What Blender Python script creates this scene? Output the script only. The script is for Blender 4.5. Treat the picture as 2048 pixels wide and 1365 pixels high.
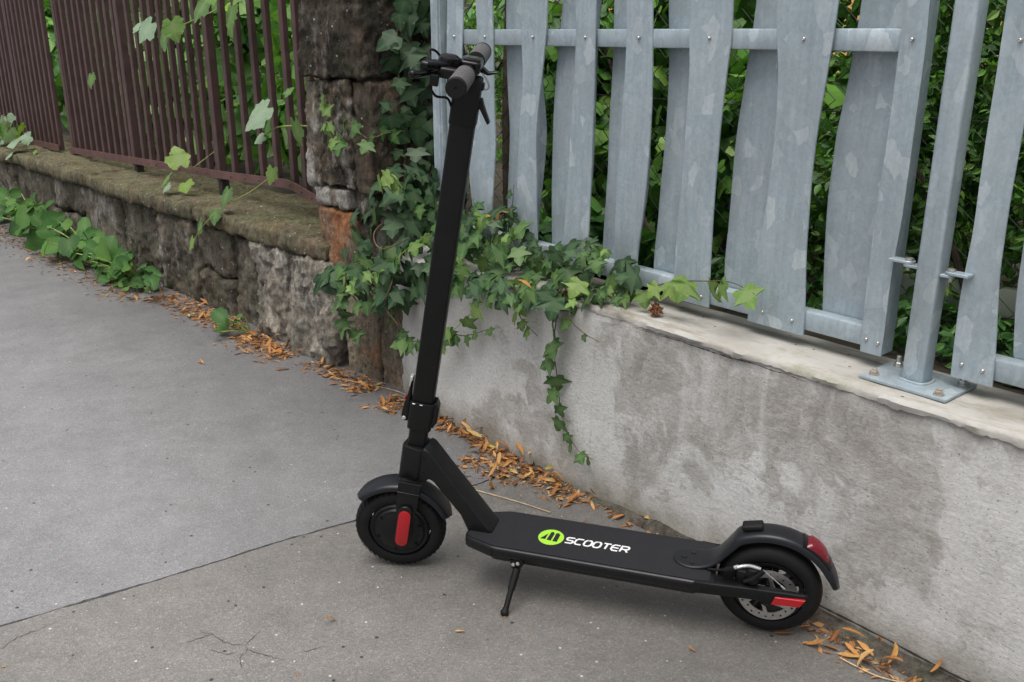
import bpy, bmesh, math, random
import numpy as np
from mathutils import Vector, Matrix, noise

# ------------------------------------------------------------------ scene, camera, light
for o in list(bpy.data.objects):
    bpy.data.objects.remove(o)
scn = bpy.context.scene
COL = scn.collection
R = math.radians
cam_d = bpy.data.cameras.new('camera')
cam_d.sensor_width = 36.0
cam_d.lens = 36.0 * 1855 / 2048
cam_d.clip_start = 0.05
cam_d.clip_end = 800
cam = bpy.data.objects.new('camera', cam_d)
COL.objects.link(cam)
cam.location = (0, 0, 1.2)
cam.rotation_euler = (R(90 - 18.45), 0, 0)
scn.camera = cam

SUN_EL, SUN_AZ = R(70), R(205)      # azimuth clockwise from +Y
w = bpy.data.worlds.new('World')
scn.world = w
w.use_nodes = True
wn = w.node_tree
wn.nodes.clear()
sky = wn.nodes.new('ShaderNodeTexSky')
sky.sky_type = 'NISHITA'
sky.sun_disc = False
sky.sun_elevation = SUN_EL
sky.sun_rotation = SUN_AZ
sky.air_density = 1.0
sky.dust_density = 6.0
sky.ozone_density = 1.0
hsv = wn.nodes.new('ShaderNodeHueSaturation')      # overcast: the sky is greyer than a clear one
hsv.inputs['Saturation'].default_value = 0.38
bg = wn.nodes.new('ShaderNodeBackground')
bg.inputs['Strength'].default_value = 0.12
wo = wn.nodes.new('ShaderNodeOutputWorld')
wn.links.new(sky.outputs[0], hsv.inputs['Color'])
wn.links.new(hsv.outputs[0], bg.inputs[0])
wn.links.new(bg.outputs[0], wo.inputs[0])
sd = bpy.data.lights.new('sun', 'SUN')
sd.energy = 1.5
sd.angle = R(45)
sd.color = (1.0, 0.97, 0.92)
so = bpy.data.objects.new('sun', sd)
COL.objects.link(so)
so.rotation_euler = (R(90) - SUN_EL, 0, R(180) - SUN_AZ)
scn.view_settings.view_transform = 'Standard'
scn.view_settings.look = 'None'
scn.view_settings.gamma = 1.0
scn.view_settings.exposure = 0.62
scn.render.engine = 'CYCLES'

rnd = random.Random(7)

# ------------------------------------------------------------------ helpers: frames, things
def frame(ox, oy, deg):
    return Matrix.Translation((ox, oy, 0)) @ Matrix.Rotation(R(deg), 4, 'Z')
FC = frame(-0.4040, 3.0082, -50.2)       # concrete wall: x along it, y away from the street
FS = frame(-0.3915, 3.0202, -47.08)      # old stone wall
FW = Matrix.Identity(4)
BASE = {}
FRM = {}

def tag(o, label=None, cat=None, group=None, kind=None):
    if label: o['label'] = label
    if cat: o['category'] = cat
    if group: o['group'] = group
    if kind: o['kind'] = kind
    return o

def thing(name, label, cat, fr=FW, base=(0, 0, 0), group=None):
    o = bpy.data.objects.new(name, None)
    COL.objects.link(o)
    o.empty_display_size = 0.05
    o.matrix_world = fr @ Matrix.Translation(base)
    BASE[o.name] = Vector(base)
    FRM[o.name] = fr
    return tag(o, label, cat, group)

def finish(bm, mat, smooth=30, name='part'):
    me = bpy.data.meshes.new(name)
    bmesh.ops.recalc_face_normals(bm, faces=bm.faces)
    bm.to_mesh(me)
    bm.free()
    if mat is not None:
        me.materials.append(mat)
    if smooth:
        me.shade_smooth()
        me.set_sharp_from_angle(angle=R(smooth))
    return me

def part(root, name, bm, mat, smooth=30, parent=None, kind=None, label=None):
    """mesh given in the thing's frame coordinates -> child of root (or of one of its parts)"""
    b = BASE[root.name]
    if b.length > 0:
        bmesh.ops.translate(bm, verts=bm.verts, vec=-b)
    me = finish(bm, mat, smooth, name)
    o = bpy.data.objects.new(name, me)
    COL.objects.link(o)
    o.parent = parent or root
    if kind: o['kind'] = kind
    if label: o['label'] = label
    return o

def top(name, bm, mat, fr, base, label=None, cat=None, group=None, kind=None, smooth=30):
    bmesh.ops.translate(bm, verts=bm.verts, vec=-Vector(base))
    o = bpy.data.objects.new(name, finish(bm, mat, smooth, name))
    COL.objects.link(o)
    o.matrix_world = fr @ Matrix.Translation(base)
    return tag(o, label, cat, group, kind)

# ------------------------------------------------------------------ helpers: shapes (all add to a bmesh)
def box(bm, x0, x1, y0, y1, z0, z1, bev=0.0, seg=2):
    vs = [bm.verts.new((x, y, z)) for x in (x0, x1) for y in (y0, y1) for z in (z0, z1)]
    fs = [bm.faces.new([vs[i] for i in q]) for q in
          ((0, 1, 3, 2), (4, 6, 7, 5), (0, 4, 5, 1), (2, 3, 7, 6), (0, 2, 6, 4), (1, 5, 7, 3))]
    if bev > 0:
        es = list({e for f in fs for e in f.edges})
        bmesh.ops.bevel(bm, geom=es, offset=bev, segments=seg, affect='EDGES', profile=0.5)
    return vs

def B():
    return bmesh.new()

def bbox(*a, **k):
    bm = B(); box(bm, *a, **k); return bm

def prism(pts, axis, a0, a1, bev=0.0, seg=2, bm=None):
    """closed outline pts (2-D) swept along axis ('x','y','z') from a0 to a1"""
    bm = bm or B()
    def P(p, a):
        return {'x': (a, p[0], p[1]), 'y': (p[0], a, p[1]), 'z': (p[0], p[1], a)}[axis]
    lo = [bm.verts.new(P(p, a0)) for p in pts]
    hi = [bm.verts.new(P(p, a1)) for p in pts]
    fs = [bm.faces.new(lo), bm.faces.new(list(reversed(hi)))]
    n = len(pts)
    for i in range(n):
        fs.append(bm.faces.new([lo[i], hi[i], hi[(i + 1) % n], lo[(i + 1) % n]]))
    if bev > 0:
        bmesh.ops.recalc_face_normals(bm, faces=fs)
        es = list(set(fs[0].edges) | set(fs[1].edges))
        bmesh.ops.bevel(bm, geom=es, offset=bev, segments=seg, affect='EDGES', profile=0.5)
    return bm

def tube(bm, pts, r, n=8, cap=True):
    pts = [Vector(p) for p in pts]
    rs = r if isinstance(r, (list, tuple)) else [r] * len(pts)
    rings = []
    up = Vector((0.31, 0.17, 0.93))
    for i, p in enumerate(pts):
        d = (pts[min(i + 1, len(pts) - 1)] - pts[max(i - 1, 0)]).normalized()
        u = up - d * up.dot(d)
        if u.length < 1e-3:
            u = Vector((1, 0, 0)) - d * d.x
        u.normalize()
        up = u
        v = d.cross(u)
        rings.append([bm.verts.new(p + (u * math.cos(2 * math.pi * k / n) + v * math.sin(2 * math.pi * k / n)) * rs[i]) for k in range(n)])
    for a, b in zip(rings, rings[1:]):
        for k in range(n):
            bm.faces.new([a[k], a[(k + 1) % n], b[(k + 1) % n], b[k]])
    if cap:
        bm.faces.new(list(reversed(rings[0])))
        bm.faces.new(rings[-1])
    return bm

def lathe(bm, prof, c, axis='y', n=48, closed=False):
    """prof: list of (along axis, radius)"""
    c = Vector(c)
    rings = []
    for a, r in prof:
        ring = []
        for k in range(n):
            t = 2 * math.pi * k / n
            if axis == 'y': q = Vector((r * math.cos(t), a, r * math.sin(t)))
            elif axis == 'z': q = Vector((r * math.cos(t), r * math.sin(t), a))
            else: q = Vector((a, r * math.cos(t), r * math.sin(t)))
            ring.append(bm.verts.new(c + q))
        rings.append(ring)
    pairs = list(zip(rings, rings[1:]))
    if closed: pairs.append((rings[-1], rings[0]))
    for a, b in pairs:
        for k in range(n):
            bm.faces.new([a[k], a[(k + 1) % n], b[(k + 1) % n], b[k]])
    if not closed:
        bm.faces.new(list(reversed(rings[0])))
        bm.faces.new(rings[-1])
    return bm

def smooth_path(pts, sub=6):
    pts = [Vector(p) for p in pts]
    out = []
    for i in range(len(pts) - 1):
        p0 = pts[max(i - 1, 0)]; p1 = pts[i]; p2 = pts[i + 1]; p3 = pts[min(i + 2, len(pts) - 1)]
        for k in range(sub):
            t = k / sub
            out.append(0.5 * ((2 * p1) + (p2 - p0) * t + (2 * p0 - 5 * p1 + 4 * p2 - p3) * t * t + (3 * p1 - p0 - 3 * p2 + p3) * t ** 3))
    out.append(pts[-1])
    return out

def surf_box(s0, s1, n0, n1, z0, z1, res, rad, disp):
    """box surface as a grid, rounded edges of radius rad, then moved along its normal by disp(point, normal)"""
    bm = B()
    nx = max(2, round((s1 - s0) / res)); ny = max(2, round((n1 - n0) / res)); nz = max(2, round((z1 - z0) / res))
    vd = {}
    def V(i, j, k):
        key = (i, j, k)
        if key not in vd:
            vd[key] = bm.verts.new((s0 + (s1 - s0) * i / nx, n0 + (n1 - n0) * j / ny, z0 + (z1 - z0) * k / nz))
        return vd[key]
    def q(a, b, c, d): bm.faces.new([a, b, c, d])
    for i in range(nx):
        for k in range(nz):
            for j in (0, ny):
                q(V(i, j, k), V(i + 1, j, k), V(i + 1, j, k + 1), V(i, j, k + 1))
    for j in range(ny):
        for k in range(nz):
            for i in (0, nx):
                q(V(i, j, k), V(i, j + 1, k), V(i, j + 1, k + 1), V(i, j, k + 1))
    for i in range(nx):
        for j in range(ny):
            for k in (0, nz):
                q(V(i, j, k), V(i + 1, j, k), V(i + 1, j + 1, k), V(i, j + 1, k))
    lo = Vector((s0 + rad, n0 + rad, z0 + rad)); hi = Vector((s1 - rad, n1 - rad, z1 - rad))
    for v in bm.verts:
        p = v.co
        c = Vector((min(max(p.x, lo.x), hi.x), min(max(p.y, lo.y), hi.y), min(max(p.z, lo.z), hi.z)))
        d = p - c
        if d.length > 1e-6:
            d.normalize()
        else:
            d = Vector((0, -1, 0))
        v.co = c + d * rad
        v.co += disp(v.co.copy(), d)
    return bm

def fbm(p, f, oct=4):
    return noise.fractal(Vector(p) * f, 0.9, 2.1, oct)

def rock_disp(seed, amp, f=5.0):
    off = Vector((seed * 3.17, seed * 1.31, seed * 2.23))
    def d(p, n):
        q = p + off
        a = fbm(q, f, 4) * amp + fbm(q * 1.7 + off, f * 4.2, 4) * amp * 0.55
        pit = abs(noise.noise(Vector((q.x, q.y, q.z * 0.6)) * f * 2.6)) - 0.25
        return n * (a - max(0, -pit) * amp * 1.3 + noise.noise(q * 95) * 0.0022)
    return d

# ------------------------------------------------------------------ materials
def dim(c, k):
    return tuple(x * k for x in c)

class NT:
    def __init__(s, name):
        s.m = bpy.data.materials.new(name)
        s.m.use_nodes = True
        s.t = s.m.node_tree
        s.b = s.t.nodes['Principled BSDF']
        s.out = s.t.nodes['Material Output']
    def n(s, typ, ins=None, **props):
        nd = s.t.nodes.new('ShaderNode' + typ)
        for k, v in props.items():
            setattr(nd, k, v)
        for k, v in (ins or {}).items():
            s.set(nd.inputs[k], v)
        return nd
    def set(s, sock, v):
        if isinstance(v, bpy.types.NodeSocket):
            s.t.links.new(v, sock)
        elif isinstance(v, (tuple, list)) and len(v) == 3 and sock.type == 'RGBA':
            sock.default_value = (*v, 1)
        else:
            sock.default_value = v
    def coord(s, kind='Object', scale=None, loc=None, rot=None):
        c = s.n('TexCoord').outputs[kind]
        if scale or loc or rot:
            mp = s.n('Mapping', {'Vector': c})
            if scale: mp.inputs['Scale'].default_value = scale if isinstance(scale, tuple) else (scale,) * 3
            if rot: mp.inputs['Rotation'].default_value = rot
            if loc: s.set(mp.inputs['Location'], loc)
            c = mp.outputs[0]
        return c
    def noise(s, vec, scale, detail=4, rough=0.55, dist=0.0, out='Fac'):
        return s.n('TexNoise', {'Vector': vec, 'Scale': scale, 'Detail': detail, 'Roughness': rough, 'Distortion': dist}).outputs[out]
    def vor(s, vec, scale, feature='F1', out='Distance', rand=1.0):
        return s.n('TexVoronoi', {'Vector': vec, 'Scale': scale, 'Randomness': rand}, feature=feature).outputs[out]
    def ramp(s, fac, stops, interp='LINEAR'):
        r = s.n('ValToRGB', {'Fac': fac})
        r.color_ramp.interpolation = interp
        el = r.color_ramp.elements
        while len(el) < len(stops): el.new(0.5)
        for e, (p, c) in zip(el, stops):
            e.position = p
            e.color = (*c, 1) if isinstance(c, (tuple, list)) else (c, c, c, 1)
        return r.outputs['Color']
    def mix(s, fac, a, b, mode='MIX'):
        m = s.n('Mix', data_type='RGBA', blend_type=mode)
        s.set(m.inputs[0], fac); s.set(m.inputs[6], a); s.set(m.inputs[7], b)
        return m.outputs[2]
    def math(s, op, a, b=0.0, clamp=False):
        m = s.n('Math', operation=op, use_clamp=clamp)
        s.set(m.inputs[0], a); s.set(m.inputs[1], b)
        return m.outputs[0]
    def sep(s, vec):
        return s.n('SeparateXYZ', {'Vector': vec}).outputs
    def rnd(s):
        return s.n('ObjectInfo').outputs['Random']
    def bump(s, h, strength=0.3, dist=0.01, prev=None):
        b = s.n('Bump', {'Height': h, 'Strength': strength, 'Distance': dist})
        if prev is not None: s.set(b.inputs['Normal'], prev)
        return b.outputs[0]
    def done(s, color=None, rough=None, metal=None, normal=None, spec=None):
        for k, v in (('Base Color', color), ('Roughness', rough), ('Metallic', metal), ('Normal', normal), ('Specular IOR Level', spec)):
            if v is not None: s.set(s.b.inputs[k], v)
        return s.m

def plain(name, col, rough=0.5, metal=0.0, var=0.12, scale=40, bump=0.0, spec=None, bscale=400):
    t = NT(name)
    c = t.coord()
    f = t.noise(c, scale, 3)
    col2 = tuple(min(1, x * (1 + var)) for x in col); col1 = tuple(x * (1 - var) for x in col)
    nrm = t.bump(t.noise(c, bscale, 2), bump, 0.001) if bump else None
    rr = t.ramp(t.noise(c, scale * 0.6, 4), [(0.3, max(0, rough - 0.06)), (0.7, min(1, rough + 0.08))])
    return t.done(t.ramp(f, [(0.3, col1), (0.7, col2)]), rr, metal, nrm, spec)

def asphalt(name, base, tint, agg, wear, pale):
    t = NT(name)
    c = t.coord()
    v1 = t.n('TexVoronoi', {'Vector': c, 'Scale': agg}, feature='F1')
    stone = t.ramp(t.sep(v1.outputs['Color'])[0], [(0.0, 0.78), (0.55, 0.98), (0.88, 1.06), (0.96, 1.22), (1.0, 1.45)])
    v2 = t.n('TexVoronoi', {'Vector': c, 'Scale': agg * 2.7}, feature='F1')
    fine = t.ramp(t.sep(v2.outputs['Color'])[0], [(0.0, 0.76), (0.6, 0.99), (1.0, 1.2)])
    big = t.ramp(t.noise(c, wear, 5, 0.6), [(0.3, 0.84), (0.7, 1.14)])
    mid = t.ramp(t.noise(c, wear * 9, 4, 0.7), [(0.3, 0.88), (0.7, 1.1)])
    col = t.mix(t.noise(c, 0.9, 3), base, tint)
    for k in (stone, fine, big, mid):
        col = t.mix(1.0, col, k, 'MULTIPLY')
    # sparse pale chips
    v3 = t.n('TexVoronoi', {'Vector': c, 'Scale': 46.0}, feature='F1')
    chip = t.math('LESS_THAN', v3.outputs['Distance'], 0.13)
    sel = t.math('GREATER_THAN', t.sep(v3.outputs['Color'])[1], pale)
    col = t.mix(t.math('MULTIPLY', chip, sel), col, (0.5, 0.47, 0.42))
    pit = t.math('MULTIPLY', t.math('LESS_THAN', v3.outputs['Distance'], 0.19), t.math('LESS_THAN', t.sep(v3.outputs['Color'])[0], 0.04))
    col = t.mix(pit, col, (0.03, 0.03, 0.03))
    # asphalt gets darker towards the foot of the walls, with a noisy edge
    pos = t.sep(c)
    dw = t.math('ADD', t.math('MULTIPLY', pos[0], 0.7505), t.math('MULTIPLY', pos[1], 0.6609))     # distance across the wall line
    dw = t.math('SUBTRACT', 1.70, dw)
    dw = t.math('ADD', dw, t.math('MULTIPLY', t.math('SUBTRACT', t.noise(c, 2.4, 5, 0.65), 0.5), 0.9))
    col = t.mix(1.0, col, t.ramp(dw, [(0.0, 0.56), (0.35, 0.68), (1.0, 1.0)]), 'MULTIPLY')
    nb = t.bump(v1.outputs['Distance'], 0.35, 0.0025)
    nb = t.bump(t.noise(c, 30, 5, 0.7), 0.35, 0.006, nb)
    return t.done(col, t.ramp(t.noise(c, 3, 4), [(0.3, 0.46), (0.7, 0.60)]), 0, nb, 0.55)

M = {}
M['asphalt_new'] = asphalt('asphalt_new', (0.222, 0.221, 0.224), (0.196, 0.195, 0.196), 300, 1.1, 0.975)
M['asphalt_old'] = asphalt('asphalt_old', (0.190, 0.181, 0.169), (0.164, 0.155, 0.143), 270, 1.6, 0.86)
M['joint'] = plain('joint_dirt', (0.018, 0.016, 0.014), 0.9, scale=90)
M['crack'] = plain('crack_dirt', (0.065, 0.055, 0.046), 0.9, var=0.6, scale=60)
M['soil'] = plain('garden_soil', (0.045, 0.038, 0.026), 0.95, var=0.5, scale=14, bump=0.5, bscale=60)

def m_stucco():
    t = NT('stucco')
    c = t.coord(loc=(2.2, 0.1, 0.0))          # back to distances along the wall
    s, n, z = t.sep(c)[:3]
    def warped(sc_, amt, det=3):
        wv = t.n('VectorMath', {0: t.noise(c, sc_, det, 0.6, out='Color'), 1: (amt, amt, amt)}, operation='MULTIPLY').outputs[0]
        return t.n('VectorMath', {0: c, 1: wv}, operation='ADD').outputs[0]
    cw = warped(5, 0.22, 4)
    col = t.ramp(t.noise(c, 2.2, 5, 0.6), [(0.3, (0.415, 0.407, 0.390)), (0.7, (0.545, 0.541, 0.53))])
    # worn-through brownish patches, more of them on the upper right part of the wall
    patch = t.noise(cw, 2.7, 7, 0.66)
    zone = t.ramp(t.math('ADD', t.math('MULTIPLY', s, 0.42), t.math('MULTIPLY', z, 0.75)), [(0.42, 0.0), (1.05, 0.115)])
    pm = t.ramp(t.math('ADD', patch, zone), [(0.572, 0.0), (0.612, 0.75), (0.72, 1.0)])
    pm = t.math('MULTIPLY', pm, t.ramp(t.noise(cw, 17, 6, 0.75), [(0.36, 0.35), (0.56, 1.0)]))
    col = t.mix(pm, col, t.ramp(t.noise(c, 12, 3), [(0.3, (0.24, 0.225, 0.202)), (0.7, (0.31, 0.294, 0.27))]))
    # vertical run marks
    run = t.ramp(t.noise(t.n('Mapping', {'Vector': c, 'Scale': (9.0, 1.0, 0.8)}).outputs[0], 1.0, 4, 0.55), [(0.585, 0.0), (0.64, 0.6)])
    col = t.mix(t.math('MULTIPLY', run, 0.6), col, (0.55, 0.545, 0.53))
    run2 = t.ramp(t.noise(t.n('Mapping', {'Vector': c, 'Scale': (7.0, 1.0, 0.7), 'Location': (3.1, 0, 1.7)}).outputs[0], 1.0, 5, 0.6), [(0.56, 0.0), (0.70, 0.5)])
    col = t.mix(run2, col, (0.28, 0.265, 0.245))
    # grime near the pavement
    g = t.ramp(t.math('ADD', z, t.math('MULTIPLY', t.noise(c, 14, 4), 0.16)), [(0.075, 0.8), (0.19, 0.0)])
    col = t.mix(g, col, (0.17, 0.155, 0.115))
    for sc_, lim, dd in ((75.0, 0.16, 0.13), (150.0, 0.2, 0.16)):
        v = t.n('TexVoronoi', {'Vector': c, 'Scale': sc_}, feature='F1')
        sp = t.math('MULTIPLY', t.math('LESS_THAN', v.outputs['Distance'], lim), t.math('LESS_THAN', t.sep(v.outputs['Color'])[0], dd))
        col = t.mix(t.math('MULTIPLY', sp, 0.6), col, (0.14, 0.125, 0.105))
    # trowel drag: short torn grooves in changing directions
    cw2 = warped(1.7, 0.10, 2)
    def drag(rot, sx, sz):
        mp = t.n('Mapping', {'Vector': cw2, 'Scale': (sx, sx, sz), 'Rotation': (0, R(rot), 0)})
        return t.noise(mp.outputs[0], 1.0, 6, 0.72)
    d1, d2 = drag(28, 46.0, 110.0), drag(-18, 55.0, 105.0)
    sel = t.ramp(t.noise(c, 3.1, 3), [(0.42, 0.0), (0.58, 1.0)])
    dm = t.mix(sel, d1, d2)
    fine = t.noise(c, 120, 5, 0.75)
    col = t.mix(1.0, col, t.ramp(dm, [(0.30, 0.70), (0.42, 0.97), (0.7, 1.05)]), 'MULTIPLY')
    col = t.mix(1.0, col, t.ramp(fine, [(0.3, 0.82), (0.65, 1.08)]), 'MULTIPLY')
    nb = t.bump(dm, 0.5, 0.0045)
    nb = t.bump(fine, 0.4, 0.003, nb)
    nb = t.bump(t.noise(c, 7, 3), 0.25, 0.02, nb)
    return t.done(col, 0.85, 0, nb, 0.3)
M['stucco'] = m_stucco()

def m_screed():
    t = NT('screed')
    c = t.coord()
    col = t.ramp(t.noise(c, 5, 5, 0.65), [(0.28, (0.25, 0.235, 0.21)), (0.5, (0.335, 0.322, 0.296)), (0.75, (0.395, 0.385, 0.365))])
    d = t.noise(t.coord(scale=(2.6, 9, 9)), 1.6, 5, 0.7)
    col = t.mix(t.ramp(d, [(0.50, 0.0), (0.66, 0.8)]), col, (0.17, 0.15, 0.11))
    g = t.noise(t.coord(loc=(4, 2, 1)), 6, 5, 0.7)
    col = t.mix(t.ramp(g, [(0.56, 0.0), (0.70, 0.6)]), col, (0.20, 0.20, 0.12))
    v = t.n('TexVoronoi', {'Vector': c, 'Scale': 45.0}, feature='F1')
    sp = t.math('MULTIPLY', t.math('LESS_THAN', v.outputs['Distance'], 0.14), t.math('LESS_THAN', t.sep(v.outputs['Color'])[0], 0.12))
    col = t.mix(sp, col, (0.07, 0.055, 0.04))
    nb = t.bump(t.noise(c, 40, 5, 0.7), 0.4, 0.004)
    return t.done(col, 0.85, 0, nb, 0.3)
M['screed'] = m_screed()

def m_stone(name, dark, light, plaster, p_lo, moss=0.0, stain=None, f=6.0, lichen=0.25, k=1.0, huef=0.35, vz=0.28):
    t = NT(name)
    dark, light, plaster = dim(dark, k * 0.8), dim(light, k * 1.1), dim(plaster, k)
    r = t.rnd()
    off = t.n('CombineXYZ', {0: t.math('MULTIPLY', r, 17.0), 1: t.math('MULTIPLY', r, 5.0), 2: t.math('MULTIPLY', r, 9.0)}).outputs[0]
    c0 = t.coord()
    c = t.n('VectorMath', {0: c0, 1: off}, operation='ADD').outputs[0]
    col = t.ramp(t.noise(c, f, 6, 0.68), [(0.3, dark), (0.72, light)])
    vs = t.n('Mapping', {'Vector': c, 'Scale': (1.0, 1.0, vz)}).outputs[0]
    strk = t.ramp(t.noise(vs, f * 2.2, 6, 0.7), [(0.34, 0.58), (0.62, 1.18)])
    col = t.mix(1.0, col, strk, 'MULTIPLY')
    hue = t.noise(c, f * 1.3, 3, 0.6, out='Color')
    col = t.mix(huef, col, t.mix(1.0, col, t.ramp(t.sep(hue)[0], [(0.35, (1.5, 1.0, 0.75)), (0.5, (1, 1, 1)), (0.65, (0.85, 1.15, 0.85))]), 'MULTIPLY'))
    if stain:
        sc, lo, hi = stain
        col = t.mix(t.ramp(t.noise(c, 3.4, 5, 0.65), [(lo, 0.0), (hi, 1.0)]), col, t.ramp(t.noise(c, 13, 5, 0.65), [(0.3, sc[0]), (0.55, sc[1]), (0.75, sc[2])]))
    pf = t.noise(vs, f * 0.9, 7, 0.72)
    col = t.mix(t.ramp(pf, [(p_lo, 0.0), (p_lo + 0.07, 0.85)]), col, t.mix(t.noise(c, 45, 4, 0.7), plaster, tuple(x * 0.55 for x in plaster)))
    if moss:
        nz = t.sep(t.n('NewGeometry').outputs['Normal'])[2]
        mm = t.math('MULTIPLY', t.ramp(t.noise(c, 7, 6, 0.7), [(0.36, 0.0), (0.58, 1.0)]), moss)
        mm = t.math('MULTIPLY', mm, t.ramp(nz, [(0.0, 0.45), (0.6, 1.0)]))
        col = t.mix(mm, col, t.ramp(t.noise(c, 28, 4), [(0.3, (0.085, 0.088, 0.035)), (0.7, (0.175, 0.168, 0.085))]))
    v = t.n('TexVoronoi', {'Vector': c, 'Scale': 60.0}, feature='F1')
    sp = t.math('MULTIPLY', t.math('LESS_THAN', v.outputs['Distance'], 0.22), t.math('LESS_THAN', t.sep(v.outputs['Color'])[0], lichen * 0.3))
    col = t.mix(t.math('MULTIPLY', sp, 0.8), col, (0.42, 0.41, 0.37))
    gr = t.noise(vs, 70, 6, 0.78)
    col = t.mix(1.0, col, t.ramp(gr, [(0.34, 0.5), (0.5, 0.97), (0.68, 1.4)]), 'MULTIPLY')
    pits = t.ramp(t.noise(c, 22, 5, 0.7), [(0.30, 0.25), (0.40, 1.0)])
    col = t.mix(1.0, col, pits, 'MULTIPLY')
    nb = t.bump(t.noise(c, 34, 7, 0.75), 0.9, 0.02)
    nb = t.bump(gr, 0.7, 0.008, nb)
    return t.done(col, 0.92, 0, nb, 0.2)
M['stone_pillar'] = m_stone('stone_pillar', (0.035, 0.030, 0.024), (0.135, 0.115, 0.088), (0.36, 0.34, 0.30), 0.60, k=0.66, huef=0.25)
M['stone_pale'] = m_stone('stone_pale', (0.065, 0.055, 0.042), (0.21, 0.185, 0.15), (0.44, 0.425, 0.39), 0.47, k=1.05, huef=0.15)
M['stone_brown'] = m_stone('stone_brown', (0.045, 0.037, 0.027), (0.155, 0.130, 0.098), (0.40, 0.385, 0.35), 0.555, k=1.0, huef=0.25)
M['stone_rust'] = m_stone('stone_rust', (0.13, 0.10, 0.075), (0.27, 0.21, 0.155), (0.36, 0.33, 0.29), 0.62,
                          stain=(((0.17, 0.060, 0.036), (0.33, 0.150, 0.065), (0.38, 0.27, 0.19)), 0.40, 0.60), k=1.0, huef=0.2, vz=0.75)
M['stone_base'] = m_stone('stone_base', (0.085, 0.073, 0.055), (0.22, 0.185, 0.14), (0.33, 0.30, 0.26), 0.60,
                          stain=(((0.16, 0.09, 0.05), (0.26, 0.14, 0.08), (0.20, 0.15, 0.10)), 0.56, 0.70), k=1.3, huef=0.2, vz=0.5)
M['stone_wall'] = m_stone('stone_wall', (0.050, 0.044, 0.036), (0.168, 0.150, 0.122), (0.34, 0.325, 0.295), 0.56, moss=0.25, k=1.0, huef=0.22)
M['stone_grey'] = m_stone('stone_grey', (0.115, 0.105, 0.088), (0.275, 0.25, 0.215), (0.37, 0.35, 0.315), 0.55, moss=0.1, k=1.4, huef=0.08)
M['stone_cap'] = m_stone('stone_cap', (0.075, 0.064, 0.046), (0.205, 0.175, 0.125), (0.33, 0.31, 0.27), 0.68, moss=0.6, k=0.92)
M['mortar'] = m_stone('mortar', (0.07, 0.062, 0.05), (0.19, 0.17, 0.14), (0.30, 0.28, 0.25), 0.62, k=0.8)

def m_galv():
    t = NT('galvanised')
    r = t.rnd()
    off = t.n('CombineXYZ', {0: t.math('MULTIPLY', r, 31.0), 1: t.math('MULTIPLY', r, 7.0), 2: t.math('MULTIPLY', r, 13.0)}).outputs[0]
    c = t.n('VectorMath', {0: t.coord(), 1: off}, operation='ADD').outputs[0]
    wc = t.noise(c, 22, 3, 0.6, out='Color')
    cw = t.n('VectorMath', {0: c, 1: t.n('VectorMath', {0: wc, 1: (0.022, 0.022, 0.035)}, operation='MULTIPLY').outputs[0]}, operation='ADD').outputs[0]
    mp = t.n('Mapping', {'Vector': cw, 'Scale': (1.0, 1.0, 0.62)}).outputs[0]
    v = t.n('TexVoronoi', {'Vector': mp, 'Scale': 33.0}, feature='F1')
    cell = t.sep(v.outputs['Color'])[0]
    v2 = t.n('TexVoronoi', {'Vector': cw, 'Scale': 62.0}, feature='F1')
    cell2 = t.sep(v2.outputs['Color'])[1]
    base = t.ramp(cell, [(0.0, (0.320, 0.386, 0.427)), (0.60, (0.329, 0.397, 0.437)), (0.84, (0.348, 0.412, 0.451)), (0.91, (0.409, 0.473, 0.512)), (1.0, (0.470, 0.534, 0.571))])
    base = t.mix(t.math('MULTIPLY', t.math('GREATER_THAN', cell2, 0.88), 0.28), base, (0.439, 0.500, 0.537))
    v3 = t.n('TexVoronoi', {'Vector': cw, 'Scale': 150.0}, feature='F1')
    base = t.mix(1.0, base, t.ramp(t.sep(v3.outputs['Color'])[2], [(0.0, 0.94), (1.0, 1.07)]), 'MULTIPLY')
    strk = t.noise(t.n('Mapping', {'Vector': c, 'Scale': (1.0, 1.0, 0.07)}).outputs[0], 60, 4, 0.7)
    base = t.mix(1.0, base, t.ramp(strk, [(0.3, 0.86), (0.6, 1.03)]), 'MULTIPLY')
    base = t.mix(t.ramp(t.noise(c, 5, 4), [(0.4, 0.0), (0.75, 0.35)]), base, (0.329, 0.348, 0.348))
    rr = t.ramp(cell, [(0.0, 0.46), (0.7, 0.54), (1.0, 0.40)])
    nb = t.bump(t.noise(c, 9, 3), 0.12, 0.01)
    return t.done(base, rr, 0.42, nb, 0.5)
M['galv'] = m_galv()
M['bolt'] = plain('bolt_steel', (0.45, 0.44, 0.42), 0.38, 0.85, var=0.25, scale=300)
M['rusty_bolt'] = plain('rusty_bolt', (0.33, 0.29, 0.25), 0.6, 0.5, var=0.35, scale=300)
M['brown'] = plain('brown_paint', (0.062, 0.033, 0.032), 0.55, var=0.22, scale=16, bump=0.25, bscale=260)
M['brown_rail'] = plain('brown_rail_paint', (0.100, 0.050, 0.045), 0.55, var=0.25, scale=16, bump=0.3, bscale=220)
M['brown_dark'] = plain('brown_leg', (0.020, 0.014, 0.013), 0.7, var=0.3)
M['wire'] = plain('wire', (0.030, 0.032, 0.028), 0.6, 0.3)
M['bark'] = plain('bark', (0.045, 0.032, 0.022), 0.9, var=0.5, scale=25, bump=0.8, bscale=60)
M['stem'] = plain('vine_stem', (0.085, 0.055, 0.030), 0.75, var=0.4, scale=60)
M['greenstem'] = plain('green_stem', (0.20, 0.26, 0.06), 0.6, var=0.3, scale=60)
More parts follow.
